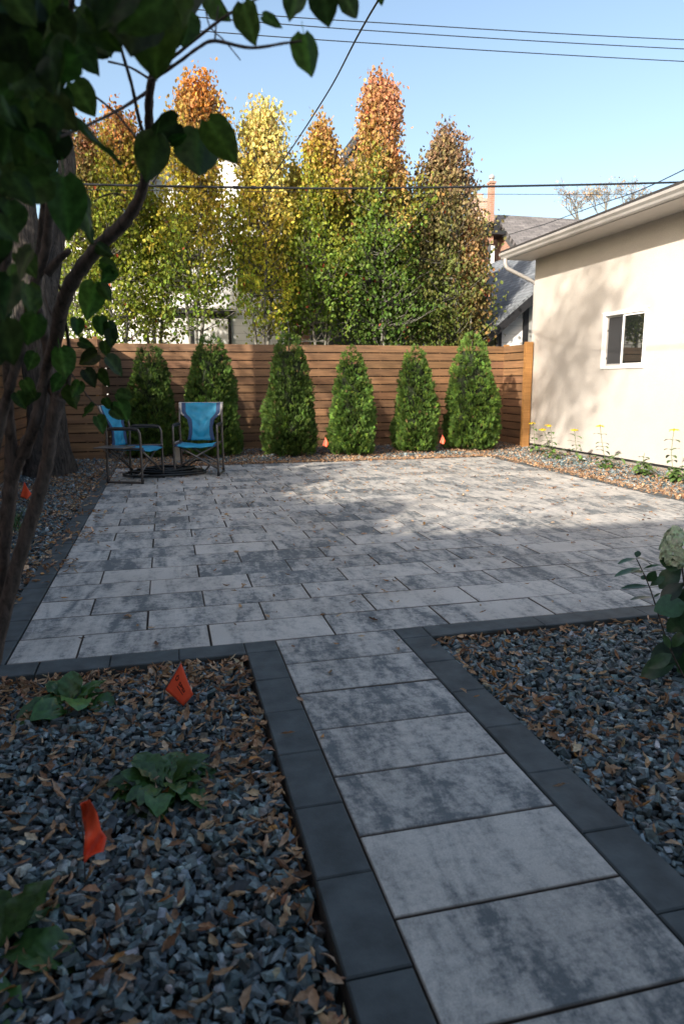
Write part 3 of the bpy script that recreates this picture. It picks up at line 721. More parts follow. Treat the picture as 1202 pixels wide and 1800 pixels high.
# ================================================================== TREES
LEAFQ = ([(0, -.5, 0), (.36, -.12, .10), (.28, .25, .08), (0, .5, -.04), (-.28, .25, .08), (-.36, -.12, .10)], [(0, 1, 2, 3), (0, 3, 4, 5)])
def leaves_obj(name, P, D, size, C, mat, parent):
    n = len(P); rn = rng.normal(size=(n, 3)); rn[:, 1] -= .35; rn[:, 0] -= .35; rn[:, 2] += .35
    return bulk(name, [LEAFQ], np.zeros(n, int), frames(D, rn), P, size, C, mat, parent)

def columnar(cx, cy, H, prof, nl, cfun, label, base=1.6, stems=3, lean=0.0, leaf=.085, gap=0.0):
    """narrow upright tree: stems with steeply ascending twigs that carry the leaves"""
    t = empty('columnar_tree', (cx, cy, 0), 0, label, 'tree', 'columnar trees behind the back fence')
    tr = MB(); sp = []
    for k in range(stems):
        a = 2*PI*k/stems + random.random(); r0 = .0 if stems == 1 else .12
        top = H*(1-.12*k) ; rr = prof(.55)*.35
        pts = [(cx+math.cos(a)*r0*.6, cy+math.sin(a)*r0*.6, -.1), (cx+math.cos(a)*r0, cy+math.sin(a)*r0, H*.25), (cx+math.cos(a)*rr+lean*.3, cy+math.sin(a)*rr, H*.55), (cx+math.cos(a)*rr*.5+lean, cy+math.sin(a)*rr*.5, top*.97)]
        pts = smooth_path(pts, 5); rad = [max(.006, .055*(1-i/len(pts))**.9*(1-.15*k)) for i in range(len(pts))]
        tr.tube(pts, rad, 7, wob=.2); sp.append(pts)
    P = []; D = []; ntw = nl//12
    for i in range(ntw):
        h = base/H + (1-base/H)*random.random()**.66
        s = random.choice(sp); zz = h*H*.93; q = min(range(len(s)), key=lambda j: abs(s[j][2]-zz*.93)); p0 = s[q]
        R_ = prof(h); a = random.uniform(0, 2*PI); R_ *= 1+.22*math.sin(h*23+cx*7+3*math.sin(a+cx)); rr = R_*math.sqrt(random.random())*random.choice((1, 1, .9, 1.12))
        tip = np.array([cx + lean*h + rr*math.cos(a), cy + rr*math.sin(a), min(H, zz + random.uniform(0, .35))])
        tip[0] += .10*R_*math.sin(h*19+cx*3); p1 = p0*.35 + tip*.65; p1[2] -= .12
        if random.random() < .5: tr.tube([p0, p1, tip], [.012, .008, .003], 4, caps=False)
        m_ = random.randint(9, 22)
        for _ in range(m_):
            u = random.random()**.6; p = p1*(1-u) + tip*u + np.array([random.gauss(0, .085), random.gauss(0, .085), random.gauss(0, .13)])
            P.append(p); D.append((random.gauss(0, .6), random.gauss(0, .6), -.8+random.gauss(0, .5)))
    P = np.array(P); D = np.array(D)
    C = cfun(P[:, 0]-cx, P[:, 2]/H, len(P))
    tr.build('trunk', MAT['bark'], t, smooth=True)
    leaves_obj('crown', P, D, rng.uniform(.7, 1.15, len(P))*leaf*.86, C, MAT['leaf'], t); return t
def cramp(stops):
    hs = [s[0] for s in stops]; cs = np.array([s[1] for s in stops])
    def f(dx, h, n):
        hh = np.clip(h + rng.normal(0, .055, n) + .06*np.sin(dx*5), 0, 1)
        c = np.stack([np.interp(hh, hs, cs[:, k]) for k in range(3)], 1)
        rnd = rng.random(n); c[rnd < .007] = (.28, .07, .03)
        return np.clip(c*(1+rng.normal(0, .25, (n, 1)))*(1+rng.normal(0, .08, (n, 3))), .004, .9)
    return f
G_, GD, YG, YE, OR, RB = (.125, .20, .028), (.065, .118, .02), (.225, .27, .032), (.55, .45, .09), (.50, .29, .10), (.32, .15, .08)
PY = (.72, .60, .22)
def prof(rmax, tip=.35, low=.6, hm=.45, p=1.0):
    return lambda h: rmax*np.interp(h, [0, .15, hm, .75, .93, 1.0], [low*.8, low, 1, (1+tip)/2*.95, tip, tip*.45])
def place(px, top, Yd):
    a = at(px, top, Yd); b_ = at(px, 600, Yd); return b_[0], a[2], a[0]-b_[0]
def prof2(pts): return lambda h: np.interp(h, [p[0] for p in pts], [p[1] for p in pts])
specs = [
 (152, 205, 15.9, prof(.95, .45, .8), 8500, .092, cramp([(0, G_), (.6, YG), (.85, (.28, .24, .07)), (1, RB)]), 'green and rust tree half hidden by the lilac, leftmost in the row', 1.2),
 (208, 172, 15.6, prof(.85, .5, .8), 8500, .092, cramp([(0, G_), (.45, YG), (.72, YG), (.86, (.42, .34, .05)), (.94, OR), (1, (.45, .18, .06))]), 'yellow-green tree with orange-red tip just left of the tall orange one', 2.2),
 (343, 106, 15.3, prof2([(0, .5), (.2, .95), (.5, 1.1), (.66, .95), (.72, .62), (.93, .60), (1, .22)]), 9800, .096, cramp([(0, YG), (.3, G_), (.5, YG), (.62, (.5, .42, .05)), (.76, YE), (.86, OR), (1, (.60, .25, .05))]), 'tall tree with golden-orange top over yellow-green leaves, by the white gable', 2.4),
 (461, 156, 15.6, prof2([(0, .3), (.22, .5), (.45, .85), (.7, .70), (.92, .55), (1, .25)]), 8200, .10, cramp([(0, YG), (.3, (.30, .36, .04)), (.5, (.46, .44, .05)), (.7, (.68, .55, .11)), (.85, PY), (1, PY)]), 'pale yellow tree, the lightest in the row', 2.3),
 (566, 196, 15.4, prof2([(0, .5), (.2, .85), (.5, 1.0), (.75, .68), (.92, .38), (1, .15)]), 9800, .096, cramp([(0, GD), (.45, G_), (.65, YG), (.8, (.42, .35, .05)), (.92, OR), (1, OR)]), 'green tree with short orange tip beside the pale yellow one', 2.2),
 (668, 108, 15.2, prof2([(0, .6), (.2, 1.05), (.5, 1.2), (.66, 1.0), (.76, .72), (.84, .50), (.93, .42), (1, .2)]), 13000, .100, cramp([(0, G_), (.3, GD), (.55, G_), (.66, (.30, .28, .05)), (.76, OR), (.9, (.56, .29, .15)), (1, (.54, .25, .13))]), 'tallest tree, fiery orange-red top above dark green', 2.0),
 (786, 205, 15.4, prof2([(0, .7), (.2, 1.2), (.5, 1.2), (.72, .90), (.9, .52), (1, .2)]), 12000, .100, cramp([(0, G_), (.25, (.12, .16, .03)), (.5, (.15, .17, .045)), (.7, (.27, .22, .09)), (.85, (.32, .22, .12)), (1, (.25, .14, .09))]), 'bronze and maroon tree at the right end of the row', 1.2),
]
for (px, top, Yd, pf, nl, lf_, cf, lab, base) in specs:
    x, H, ln = place(px, top, Yd); columnar(x, Yd, H, pf, nl, cf, lab, base, random.choice((2, 3)), ln, lf_)
# the lower trees of the row between the tall tips
for (px, top, Yd, rm, nl, cf, lab) in [
 (515, 268, 16.2, .65, 3600, cramp([(0, G_), (.6, YG), (.85, YE), (1, YE)]), 'smaller yellow-green tree between the pale yellow and green trees'),
 (615, 300, 16.3, .95, 4600, cramp([(0, GD), (.5, G_), (.8, YG), (1, (.36, .28, .06))]), 'mid-height green and gold tree between the short and the tallest orange tips'),
 (722, 325, 16.2, 1.0, 4600, cramp([(0, GD), (.6, G_), (1, (.24, .20, .05))]), 'low dark green tree between the tallest and the bronze one'),
 (832, 378, 15.1, .50, 3000, cramp([(0, G_), (.4, (.2, .19, .05)), (.75, (.36, .22, .09)), (1, (.42, .24, .11))]), 'short rust-leaved tree right of the bronze one, against the shingle roof'),
 (270, 330, 16.1, .75, 3600, cramp([(0, YG), (.5, YG), (1, (.45, .40, .05))]), 'low yellow-green tree between the two orange-tipped trees on the left')]:
    x, H, ln = place(px, top, Yd); columnar(x, Yd, H, prof(rm, .6, .8, .5), nl, cf, lab, 2.0, 2, ln, .096)

def blob_tree(name, x, y, H, crown, nl, cf, label, cat='tree', group=None, rtrunk=.11, leaf=.10, loose=1.0):
    """ordinary round-headed tree; crown = list of (cx, cy, cz, rx, ry, rz)"""
    t = empty(name, (x, y, 0), 0, label, cat, group); tr = MB()
    zc = crown[0][2]; tr.tube([(x, y, -.1), (x+.05, y, zc*.4), (crown[0][0], crown[0][1], zc)], [rtrunk, rtrunk*.8, rtrunk*.4], 8, wob=.1)
    P = []; D = []; vol = sum(c[3]*c[4]*c[5] for c in crown)
    for (cx, cy, cz, rx_, ry, rz__) in crown:
        tr.tube([(x+.05, y, zc*.45), ((x+cx)/2, (y+cy)/2, (zc*.5+cz)/2+.2), (cx, cy, cz)], [rtrunk*.5, rtrunk*.3, .02], 6)
        ncl = max(6, int(nl*(rx_*ry*rz__)/vol/45))
        for _ in range(ncl):
            v = np.array([random.gauss(0, 1) for _ in range(3)]); v /= np.linalg.norm(v); r = random.random()**.45
            c = np.array([cx+v[0]*rx_*r, cy+v[1]*ry*r, cz+v[2]*rz__*r]); s = random.uniform(.18, .38)*loose
            tr.tube([(cx, cy, cz), c], [.012, .003], 4, caps=False)
            q = rng.normal(0, 1, (45, 3)); q *= s*.6; P.append(c+q*[1, 1, .8]); D.append(rng.normal(0, .6, (45, 3))+[0, 0, -.7])
    P = np.concatenate(P); D = np.concatenate(D)
    tr.build('trunk', MAT['bark'], t, smooth=True)
    leaves_obj('crown', P, D, rng.uniform(.7, 1.2, len(P))*leaf, cf(P[:, 0]-x, P[:, 2]/H, len(P)), MAT['leaf'], t); return t
gr = cramp([(0, GD), (.6, (.07, .12, .025)), (1, (.14, .17, .03))])
rr_ = random.Random(5)
for i, yy in enumerate((-1.2, 1.3, 3.8, 6.3, 8.6)):  # unseen trees, placed and sized to shade the patio
    hh = (4.35, 4.4, 4.85, 4.75, 4.2)[i]; xx = -5.3
    cr = [(xx, yy, hh*.52, 1.35, 1.45, hh*.46)] + [(xx+rr_.uniform(-.6, .6), yy+rr_.uniform(-1, 1), hh*.75, .8, .9, .8) for _ in range(3)] + [(xx, yy+.6, 1.2, 1.2, 1.4, .9)]
    blob_tree('shade_tree', xx, yy, hh, cr, 9500, gr, 'unseen leafy green tree past the left fence, set to shade the patio', group='trees past the left fence', leaf=.13)
# unseen tall tree, crown lumps set to dapple the garage wall and the fence
cr = [(-5.3, 1.2, 8.7, 1.2, 1.3, 1.6), (-5.3, 4.4, 7.0, .9, 1.0, .9), (-5.3, 5.9, 6.1, .9, .9, .8), (-5.2, 7.3, 5.3, .9, .9, .7), (-5.2, 8.7, 4.7, .8, .9, .6), (-5.3, 2.9, 7.4, .7, .7, .7)]
blob_tree('shade_tree', -5.9, 5.6, 9.5, cr, 5600, gr, 'unseen tall thin-crowned tree past the left fence, dappling the garage wall', group='trees past the left fence', rtrunk=.09, leaf=.09, loose=1.9)

# big old tree by the left fence -------------------------------------------
def ringtrunk(b, path, rads, n=22, rough=.09):
    pts = smooth_path([np.append(p, r) for p, r in zip(path, rads)], 7); V = []; F = []
    for i, q in enumerate(pts):
        for k in range(n):
            a = 2*PI*k/n; rr = q[3]*(1+rough*math.sin(a*5+q[2]*1.3)*.8+rough*math.sin(a*9+q[2]*4.1)*.6+random.gauss(0, rough*.22))
            if q[2] < .5: rr *= 1+.35*(.5-q[2])*max(0, math.sin(a*3+.6))
            V.append((q[0]+rr*math.cos(a), q[1]+rr*math.sin(a), q[2]))
    for i in range(len(pts)-1):
        for k in range(n): F.append((i*n+k, i*n+(k+1) % n, (i+1)*n+(k+1) % n, (i+1)*n+k))
    F += [tuple(range(n))[::-1], tuple(range((len(pts)-1)*n, len(pts)*n))]
    b.add(V, F)
TY = 10.35
bt = empty('old_tree', (*at(86, 828, TY)[:2], 0), 0, 'thick deeply furrowed tree trunk beside the left fence', 'tree')
b = MB(); c0 = at(84, 832, TY); c0[2] = -.15
ringtrunk(b, [c0, at(83, 770, TY), at(78, 690, TY), at(64, 560, TY), at(46, 440, TY), at(28, 330, TY), at(8, 200, TY), at(-30, 40, TY)], [.34, .265, .24, .235, .22, .21, .20, .17])
ringtrunk(b, [at(70, 620, TY), at(84, 540, TY+.1), at(98, 450, TY+.3), at(112, 350, TY+.4), at(118, 280, TY+.5), at(104, 190, TY+.6), at(70, 60, TY+.8), at(10, -120, TY+1)], [.10, .11, .105, .10, .11, .08, .06, .04], 14)
b.build('trunk', MAT['bark_big'], bt, smooth=True)
P = []; D = []; b = MB(); root = at(-30, 40, TY)
for k in range(60):
    c = np.array([random.uniform(-8, -3.9), random.uniform(8, 13), random.uniform(6.5, 10)])
    b.tube([root, (root+c)/2+[0, 0, .4], c], [.06, .03, .008], 5)
    q = rng.normal(0, .3, (40, 3)); P.append(c+q); D.append(rng.normal(0, .6, (40, 3))+[0, 0, -.7])
b.build('limbs', MAT['bark_big'], bt, smooth=True)
P = np.concatenate(P); D = np.concatenate(D); leaves_obj('crown', P, D, rng.uniform(.06, .1, len(P)), gr(P[:, 0], P[:, 2]/10, len(P)), MAT['leaf'], bt)

# bare autumn tree far right
bt = empty('bare_tree', (at(1070, 600, 45)[0], 45, 0), 0, 'far bare tree with a few pale orange leaves above the garage roof', 'tree')
b = MB(); P = []
def grow(p, d, L, r, k):
    q = p + d*L; b.tube([p, (p+q)/2+np.array([random.gauss(0, .03*L)]*3), q], [r, r*.85, r*.7], 5, caps=False)
    if k == 0: return
    for _ in range(random.choice((2, 3, 3))):
        e = d + np.array([random.gauss(0, .55), random.gauss(0, .35), random.gauss(.12, .35)]); e /= np.linalg.norm(e)
        if k < 3 and random.random() < .22: P.append(q+rng.normal(0, .12, 3))
        grow(q, e, L*random.uniform(.62, .9), r*.62, k-1)
for px in (1030, 1062, 1085, 1112):
    p = at(px, 415, 45); p0 = at(1070, 600, 45); p0[2] = 0
    b.tube([p0, (p0+p)/2+[0, 0, 1], p], [.3, .22, .15], 7)
    grow(p, np.array([(px-1072)/60, 0, 1.0]), .95, .10, 6)
b.build('trunk', MAT['bark'], bt); P = np.array(P)
P = np.repeat(P, 2, axis=0) + rng.normal(0, .2, (len(P)*2, 3))
leaves_obj('crown', P, rng.normal(0, 1, (len(P), 3)), np.full(len(P), .13), colvar((.50, .36, .22), len(P)), MAT['leaf'], bt)

# ================================================================== CEDARS
def spray():
    V = []; F = []
    def lf(x, y, dx, dy, w, z):
        n = len(V); L = math.hypot(dx, dy); px_, py_ = -dy/L*w, dx/L*w
        V.extend([(x, y, z), (x+dx*.5+px_, y+dy*.5+py_, z+.02), (x+dx, y+dy, z-.03), (x+dx*.5-px_, y+dy*.5-py_, z+.02)]); F.append((n, n+1, n+2, n+3))
    lf(0, 0, 0, 1.0, .06, 0)
    for k, t in enumerate((.12, .28, .44, .6, .76)):
        L = .55*(1-t*.6)
        lf(0, t, L*.72, L*.7, .055, .03); lf(0, t+.06, -L*.72, L*.7, .055, .03)
    return V, F
SPR = spray()
def cedar(cx, cy, H, R, label, tone=1.0, seed=0, lean=0.0, dens=1.0, base=.0, top_r=.12):
    r = np.random.default_rng(seed+50); t = empty('cedar', (cx, cy, 0), 0, label, 'cedar', 'cedars along the back fence')
    hs = [0, .05, .2, .42, .65, .83, .94, 1.0]; fs = [.84, .95, 1.0, .93, .74, .52, .27+top_r*.4, top_r*.4]
    env = lambda h, a: R*np.interp(h, hs, fs)*(1+.10*np.sin(a*3+h*9+seed)+.07*np.sin(a*5-h*17+seed*2))
    n = int(8200*dens)
    u = r.random(n); h = 1-(1-u)**.56; h = base + (1-base)*h*1.0
    a = r.uniform(0, 2*PI, n); q = 1-.38*r.random(n)**2.0; rad = env(h, a)*q
    # clumps: pull to lumps so that gaps and shade form between them
    nc = int(330*dens); ch = base+(1-base)*(1-(1-r.random(nc))**.58); ca = r.uniform(0, 2*PI, nc)
    C3 = np.stack([env(ch, ca)*.97*np.cos(ca), env(ch, ca)*.97*np.sin(ca), ch*H], 1)
    P = np.stack([rad*np.cos(a), rad*np.sin(a), h*H], 1)
    dd = ((P[:, None, :]-C3[None])**2).sum(2); k = dd.argmin(1); P = P + (C3[k]-P)*(r.uniform(.1, .6, n))[:, None]
    P += r.normal(0, .012, (n, 3))
    out = P*[1, 1, 0]; out /= (np.linalg.norm(out, axis=1)[:, None]+1e-6)
    D = out*r.uniform(.3, 1.2, (n, 1)) + [0, 0, 1]*r.uniform(.25, 1.3, (n, 1)) + r.normal(0, .35, (n, 3))
    N_ = np.cross(out, [0, 0, 1.0])*r.choice([-1, 1], n)[:, None] + r.normal(0, .6, (n, 3)) - out*.1
    clump_t = r.normal(1, .22, nc)[k]
    base_c = np.array([.090, .160, .030])*tone
    C = base_c[None]*(clump_t*(1+r.normal(0, .18, n)))[:, None]*(1+r.normal(0, .06, (n, 3)))
    tip = r.random(n) < .16; C[tip] *= (1.7, 1.45, 1.1)
    dead = r.random(n) < .012; C[dead] = (.26, .17, .08)
    C = np.clip(C, .006, .8)
    P[:, 0] += lean*(P[:, 2]/H)**2
    loc = P + [cx, cy, 0]
    bulk('foliage', [SPR], np.zeros(n, int), frames(D, N_), loc, r.uniform(.052, .105, n)*(1-.25*h), C, MAT['cedar'], t)
    b = MB(); b.tube([(cx, cy, -.1), (cx, cy, H*.5), (cx+lean*.8, cy, H*.92)], [.045, .03, .008], 8)
    # dense inner twigs
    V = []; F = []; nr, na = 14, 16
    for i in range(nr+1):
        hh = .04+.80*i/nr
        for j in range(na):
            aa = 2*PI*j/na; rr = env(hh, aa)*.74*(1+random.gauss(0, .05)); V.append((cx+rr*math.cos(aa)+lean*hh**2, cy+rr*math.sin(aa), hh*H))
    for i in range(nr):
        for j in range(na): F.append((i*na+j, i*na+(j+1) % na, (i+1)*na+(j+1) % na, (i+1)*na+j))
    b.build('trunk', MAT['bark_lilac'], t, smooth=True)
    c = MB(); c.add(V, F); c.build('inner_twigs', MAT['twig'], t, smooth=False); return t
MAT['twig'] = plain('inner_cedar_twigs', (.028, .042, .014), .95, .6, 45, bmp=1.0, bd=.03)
cd = [  # px centre, base py, top py, Y, width px, label
 (267, 800, 606, 12.35, 96, 'dark green cedar behind the left folding chair', .75, .30, 1),
 (374, 802, 586, 12.2, 104, 'cedar right behind the right folding chair, top reaching over the fence', .95, .16, 2),
 (510, 802, 583, 11.9, 92, 'darkest tall cedar with bushy bright lower branches, third from left', .78, .14, 3),
 (619, 802, 610, 11.75, 78, 'slim bright green cedar with the small flag at its left foot', 1.2, .13, 4),
 (729, 793, 608, 12.0, 74, 'narrowest cedar, with a small flag standing at its right foot', 1.05, .12, 5),
 (827, 790, 584, 12.1, 90, 'cedar nearest the right fence corner, tallest on the right', 1.12, .11, 6)]
for (px, by, ty, Yd, wpx, lab, tone, tr_, sd) in cd:
    Yc = Yd; top = at(px, ty, Yc); bx = at(px, by, Yc)
    sc_ = (at(px+50, 700, Yc)[0]-at(px-50, 700, Yc)[0])/100
    cedar(bx[0], Yc, top[2], wpx*sc_/2*.90, lab, tone, sd, (top[0]-bx[0])*.6, 1.0 + (wpx-80)*.012, 0, tr_)

# ================================================================== CHAIRS
def chair(loc, rz, label, folded):
    t = empty('folding_chair', loc, rz, label, 'chair', 'folding chairs at the back left of the patio')
    B = lambda: MB()
    for s in (1, -1):
        x = s*.285
        b = B(); path = smooth_path([(x, -.235, .03), (x, -.225, .4), (x, -.215, .63), (x, -.24, .78), (x*1.0, -.30, .93)], 5); b.tube(path, .0145, 10)
        path = smooth_path([(x, .225, .03), (x, .225, .5), (x, .222, .60), (x, .205, .645), (x, .16, .66), (x, -.20, .655)], 5); b.tube(path, .0145, 10)
        b.tube(smooth_path([(x, -.235, .05), (x, -.225, .017), (x, -.18, .014), (x, .17, .014), (x, .215, .017), (x, .225, .05)], 4), .0145, 10)
        b.tube([(x*.93, -.225, .42), (x*.93, .25, .43)], .012, 8)
        b.build('side_frame', MAT['tube'], t, True, False)
        b = B(); b.tube(smooth_path([(x, .20, .655), (x, .12, .668), (x, -.10, .668), (x, -.17, .662)], 4), .021, 10); b.build('armrest', MAT['padding'], t, True, False)
        for yy in (.225, -.235):
            b = B(); b.tube([(x, yy, .0), (x, yy, .05)], .019, 10); b.build('foot_cap', MAT['padding'], t, True, False)
    b = B()
    for yy, k in ((.21, .0), (-.2, .0)):
        b.tube([(-.275, yy, .10), (.262, yy, .415)], .0130, 8); b.tube([(.275, yy-.03, .10), (-.262, yy-.03, .415)], .0130, 8)
    b.build('cross_brace', MAT['steel'], t, True, False)
    # seat
    nx, ny = 14, 12; V = []; F = []; mi = []
    for j in range(ny+1):
        for i in range(nx+1):
            u = (i/nx-.5)*2; v = j/ny; x = u*.265; y = -.215+v*.47
            z = .425 - .030*(1-u*u)*(1-.3*v) + .004*math.sin(i*1.3+j*.9) - (.018*max(0, v-.9)*10)
            V.append((x, y, z))
    for j in range(ny):
        for i in range(nx): q = j*(nx+1)+i; F.append((q, q+1, q+nx+2, q+nx+1)); mi.append(1 if i < 1 or i > nx-2 else 0)
    me = mesh_from('seat', V, F, True, None, mi); o = link_mesh('seat', me, [MAT['blue'], MAT['navy']], t, False)
    so_ = o.modifiers.new('s', 'SOLIDIFY'); so_.thickness = .012
    # backrest, hourglass
    nx, nz = 20, 20; V = []; F = []; mi = []
    for j in range(nz+1):
        v = j/nz; z = .44+v*.505
        hw = np.interp(v, [0, .12, .35, .55, .66, .72, 1], [.19, .172, .160, .185, .250, .294, .300])
        yb = -.215-.085*max(0, v-.3)/.7*1.0
        for i in range(nx+1):
            u = (i/nx-.5)*2; x = u*hw
            y = yb - .035*(1-u*u)*(v) + .010*math.sin(v*19+math.cos(u*2.2)*3.5)*(1-u*u) + .003*math.sin(u*13+v*7)
            if abs(u) > .93 and v > .66: y += .012
            V.append((x, y, z - .012*(1-u*u)*(j == nz)))
    for j in range(nz):
        v = (j+.5)/nz
        for i in range(nx):
            u = abs((i+.5)/nx-.5)*2; q = j*(nx+1)+i; F.append((q, q+1, q+nx+2, q+nx+1))
            mi.append(2 if (u > .86 and v > .66) else 1 if u > .66 else 0)
    me = mesh_from('backrest', V, F, True, None, mi); o = link_mesh('backrest', me, [MAT['blue'], MAT['navy'], MAT['greyfab']], t, False)
    so_ = o.modifiers.new('s', 'SOLIDIFY'); so_.thickness = .016
    b = B(); b.tube(smooth_path([(-.298, -.30, .945), (0, -.335, .94), (.298, -.30, .945)], 6), .009, 6); b.build('piping', MAT['greyfab'], t, True, False)
    # small light emblem, a round blot of stitching
    b = B(); V = [(0, -.2995, .872)]; n_ = 14
    for i in range(n_): V.append((.026*math.cos(2*PI*i/n_)*(1+.25*math.sin(i*2.1)), -.2995, .872+.017*math.sin(2*PI*i/n_)*(1+.2*math.cos(i*3))))
    b.add(V, [(0, 1+i, 1+(i+1) % n_) for i in range(n_)]); e = b.build('emblem', MAT['greyfab'], t, False, False)
    # side table
    b = B()
    if not folded:
        b.box(.302, .60, -.22, .17, .452, .466); b.tube([(.298, -.16, .458), (.298, .14, .458)], .011, 8)
        b.tube([(.56, -.12, .45), (.30, -.05, .27)], .007, 6); b.tube([(.56, .08, .45), (.30, .02, .27)], .007, 6)
    else:
        b.box(.296, .31, -.20, .16, .17, .44)
    o = b.build('side_table', MAT['steel'] if not folded else MAT['greyfab'], t, False, False); bevel(o, .006, 2)
    return t
chair((-.40, 9.15, .0), math.radians(-115.5), 'blue folding chair turned sideways with its side table up, left one', False)
chair((.40, 9.55, .0), math.radians(167.3), 'blue folding chair facing the viewer, its fabric back fully seen', True)
# coiled hose
b = MB(); pts = []
c = ground(297, 836); 
for i in range(230):
    a = i*.26; r = .29+.07*math.sin(i*.13)+.06*math.sin(i*.041+1)
    pts.append((c[0]+r*1.35*math.cos(a)+.03*math.sin(i*.3), c[1]+.1+r*.8*math.sin(a), .016+.045*(i/70.0 % 2)+.006*math.sin(i*.7)))
b.tube(pts, .0135, 7)
b.tube(smooth_path([(c[0]+.45, c[1], .02), (c[0]+.55, c[1]+.15, .13), (c[0]+.38, c[1]+.3, .16), (c[0]+.2, c[1]+.2, .05)], 6), .0135, 7)
tag(b.build('garden_hose', MAT['hose'], smooth=True), 'black coiled hose lying on the paving under the two chairs', 'hose')

# ================================================================== MARKER FLAGS
def flag(quad, wire, label, ink=False, Yd=2.7, n=10, rip=.006):
    """quad: staff low, staff high, fly high, fly low (3-D points)"""
    A, Bp, Cq, Dq = [np.array(q, float) for q in quad]
    t = empty('marker_flag', (wire[0][0], wire[0][1], 0), 0, label, 'flag', 'orange marker flags')
    nrm = np.cross(Bp-A, Dq-A); nrm /= np.linalg.norm(nrm)
    V = []; F = []
    surf = lambda u, v: (A*(1-v)+Bp*v)*(1-u)+(Dq*(1-v)+Cq*v)*u + nrm*rip*math.sin(u*5+v*2.2)*(.3+u)
    for j in range(n+1):
        for i in range(n+1): V.append(surf(i/n, j/n))
    for j in range(n):
        for i in range(n): q = j*(n+1)+i; F.append((q, q+1, q+n+2, q+n+1))
    o = link_mesh('flag', mesh_from('flag', V, F, True), MAT['flag'], t); m_ = o.modifiers.new('s', 'SOLIDIFY'); m_.thickness = .0006
    b = MB(); b.tube(wire, .0022, 6); b.build('wire_staff', MAT['steel'], t, True)
    if ink:
        cu = bpy.data.curves.new('lettering', 'FONT'); cu.body = 'SPSI'; cu.size = 1; cu.offset = .022
        to = bpy.data.objects.new('tmp', cu); COL.objects.link(to); bpy.context.view_layer.update()
        me = bpy.data.meshes.new_from_object(to.evaluated_get(bpy.context.evaluated_depsgraph_get())); bpy.data.objects.remove(to)
        vs = [v.co.copy() for v in me.vertices]; fs = [tuple(p.vertices) for p in me.polygons]; bpy.data.meshes.remove(me)
        side = 1 if nrm @ (np.array([0, 0, CAM_H])-A) > 0 else -1
        wx = max(v.x for v in vs)
        V = [surf(.34+v.x/wx*.36, .50+(v.y)*.20) + nrm*side*.0012 for v in vs]
        b = MB(); b.add(V, fs)
        # drop-shaped emblem outline
        ring = []; n_ = 16
        for k in range(n_):
            a = 2*PI*k/n_; rr = .5*(1-.35*max(0, math.sin(a))**6)
            ring.append((rr*math.cos(a)*.8, rr*math.sin(a)+(.35 if k == n_//4 else 0)))
        for sc2 in (1.0, .62):
            for (p_, q_) in ring: V.append(None) if False else None
        VV = [surf(.19+p_*.16*s2, .60+q_*.20*s2)+nrm*side*.0012 for s2 in (1, .6) for (p_, q_) in ring]
        b.add(VV, [(k, (k+1) % n_, n_+(k+1) % n_, n_+k) for k in range(n_)])
        b.add([surf(.30+u_, .40+v_)+nrm*side*.0012 for u_, v_ in ((.05, 0), (.42, -.01), (.42, .025), (.05, .035))], [(0, 1, 2, 3)])
        b.build('lettering', MAT['ink'], t)
    return t
Yf = 2.66
flag([at(290, 1212, Yf), at(318, 1164, Yf+.02), at(340, 1221, Yf-.03), at(323, 1241, Yf-.03)], [at(284, 1228, Yf+.01)-[0, 0, .06], at(290, 1212, Yf), at(318, 1164, Yf+.02)],
     'orange-red marker flag printed with dark letters, in the near gravel', True, rip=.004)
Yf = 1.66
t = empty('marker_flag', (*at(148, 1520, Yf)[:2], 0), 0, 'crumpled plain orange-red marker flag nearest the viewer in the gravel', 'flag', 'orange marker flags')
L_ = [(141, 1412), (146, 1440), (150, 1462), (149, 1480), (147, 1500), (149, 1519)]; R_ = [(158, 1405), (171, 1428), (178, 1458), (188, 1472), (183, 1497), (160, 1503)]
V = []; F = []; nn = 5
for j in range(26):
    tt = j/25*5; i0 = min(4, int(tt)); fr = tt-i0
    for i in range(nn+1):
        u = i/nn; pl = np.array(L_[i0])*(1-fr)+np.array(L_[i0+1])*fr; pr_ = np.array(R_[i0])*(1-fr)+np.array(R_[i0+1])*fr
        p = pl*(1-u)+pr_*u; V.append(at(p[0], p[1], Yf+.016*math.sin(u*4+j*.35)+.02*math.sin(j*.2)-.012*abs(u-.5)))
for j in range(25):
    for i in range(nn): q = j*(nn+1)+i; F.append((q, q+1, q+nn+2, q+nn+1))
o = link_mesh('flag', mesh_from('flag', V, F, True), MAT['flag'], t); o.modifiers.new('s', 'SOLIDIFY').thickness = .0008
b = MB(); b.tube([at(149, 1540, Yf+.01)-[0, 0, .03], at(149, 1500, Yf+.012), at(142, 1412, Yf+.012)], .0016, 6); b.build('wire_staff', MAT['steel'], t, True)
def small_flag(px, py, Yd, label, s=1.0):
    g0 = at(px, py, Yd); h = .02
    flag([g0+[-.045*s, 0, .03*s], g0+[.0, 0, .17*s], g0+[.055*s, -.02, .055*s], g0+[.02*s, -.02, .0]], [g0-[.055*s, 0, .08], g0+[-.045*s, .003, .03*s], g0+[0, .003, .17*s]], label, rip=.008)
small_flag(572, 786, 11.45, 'small orange marker flag at the foot of the slim bright cedar')
small_flag(777, 781, 11.7, 'small orange marker flag between the two rightmost cedars')
small_flag(46, 878, 8.1, 'orange marker flag in the leafy bed behind the lilac stems', 1.15)

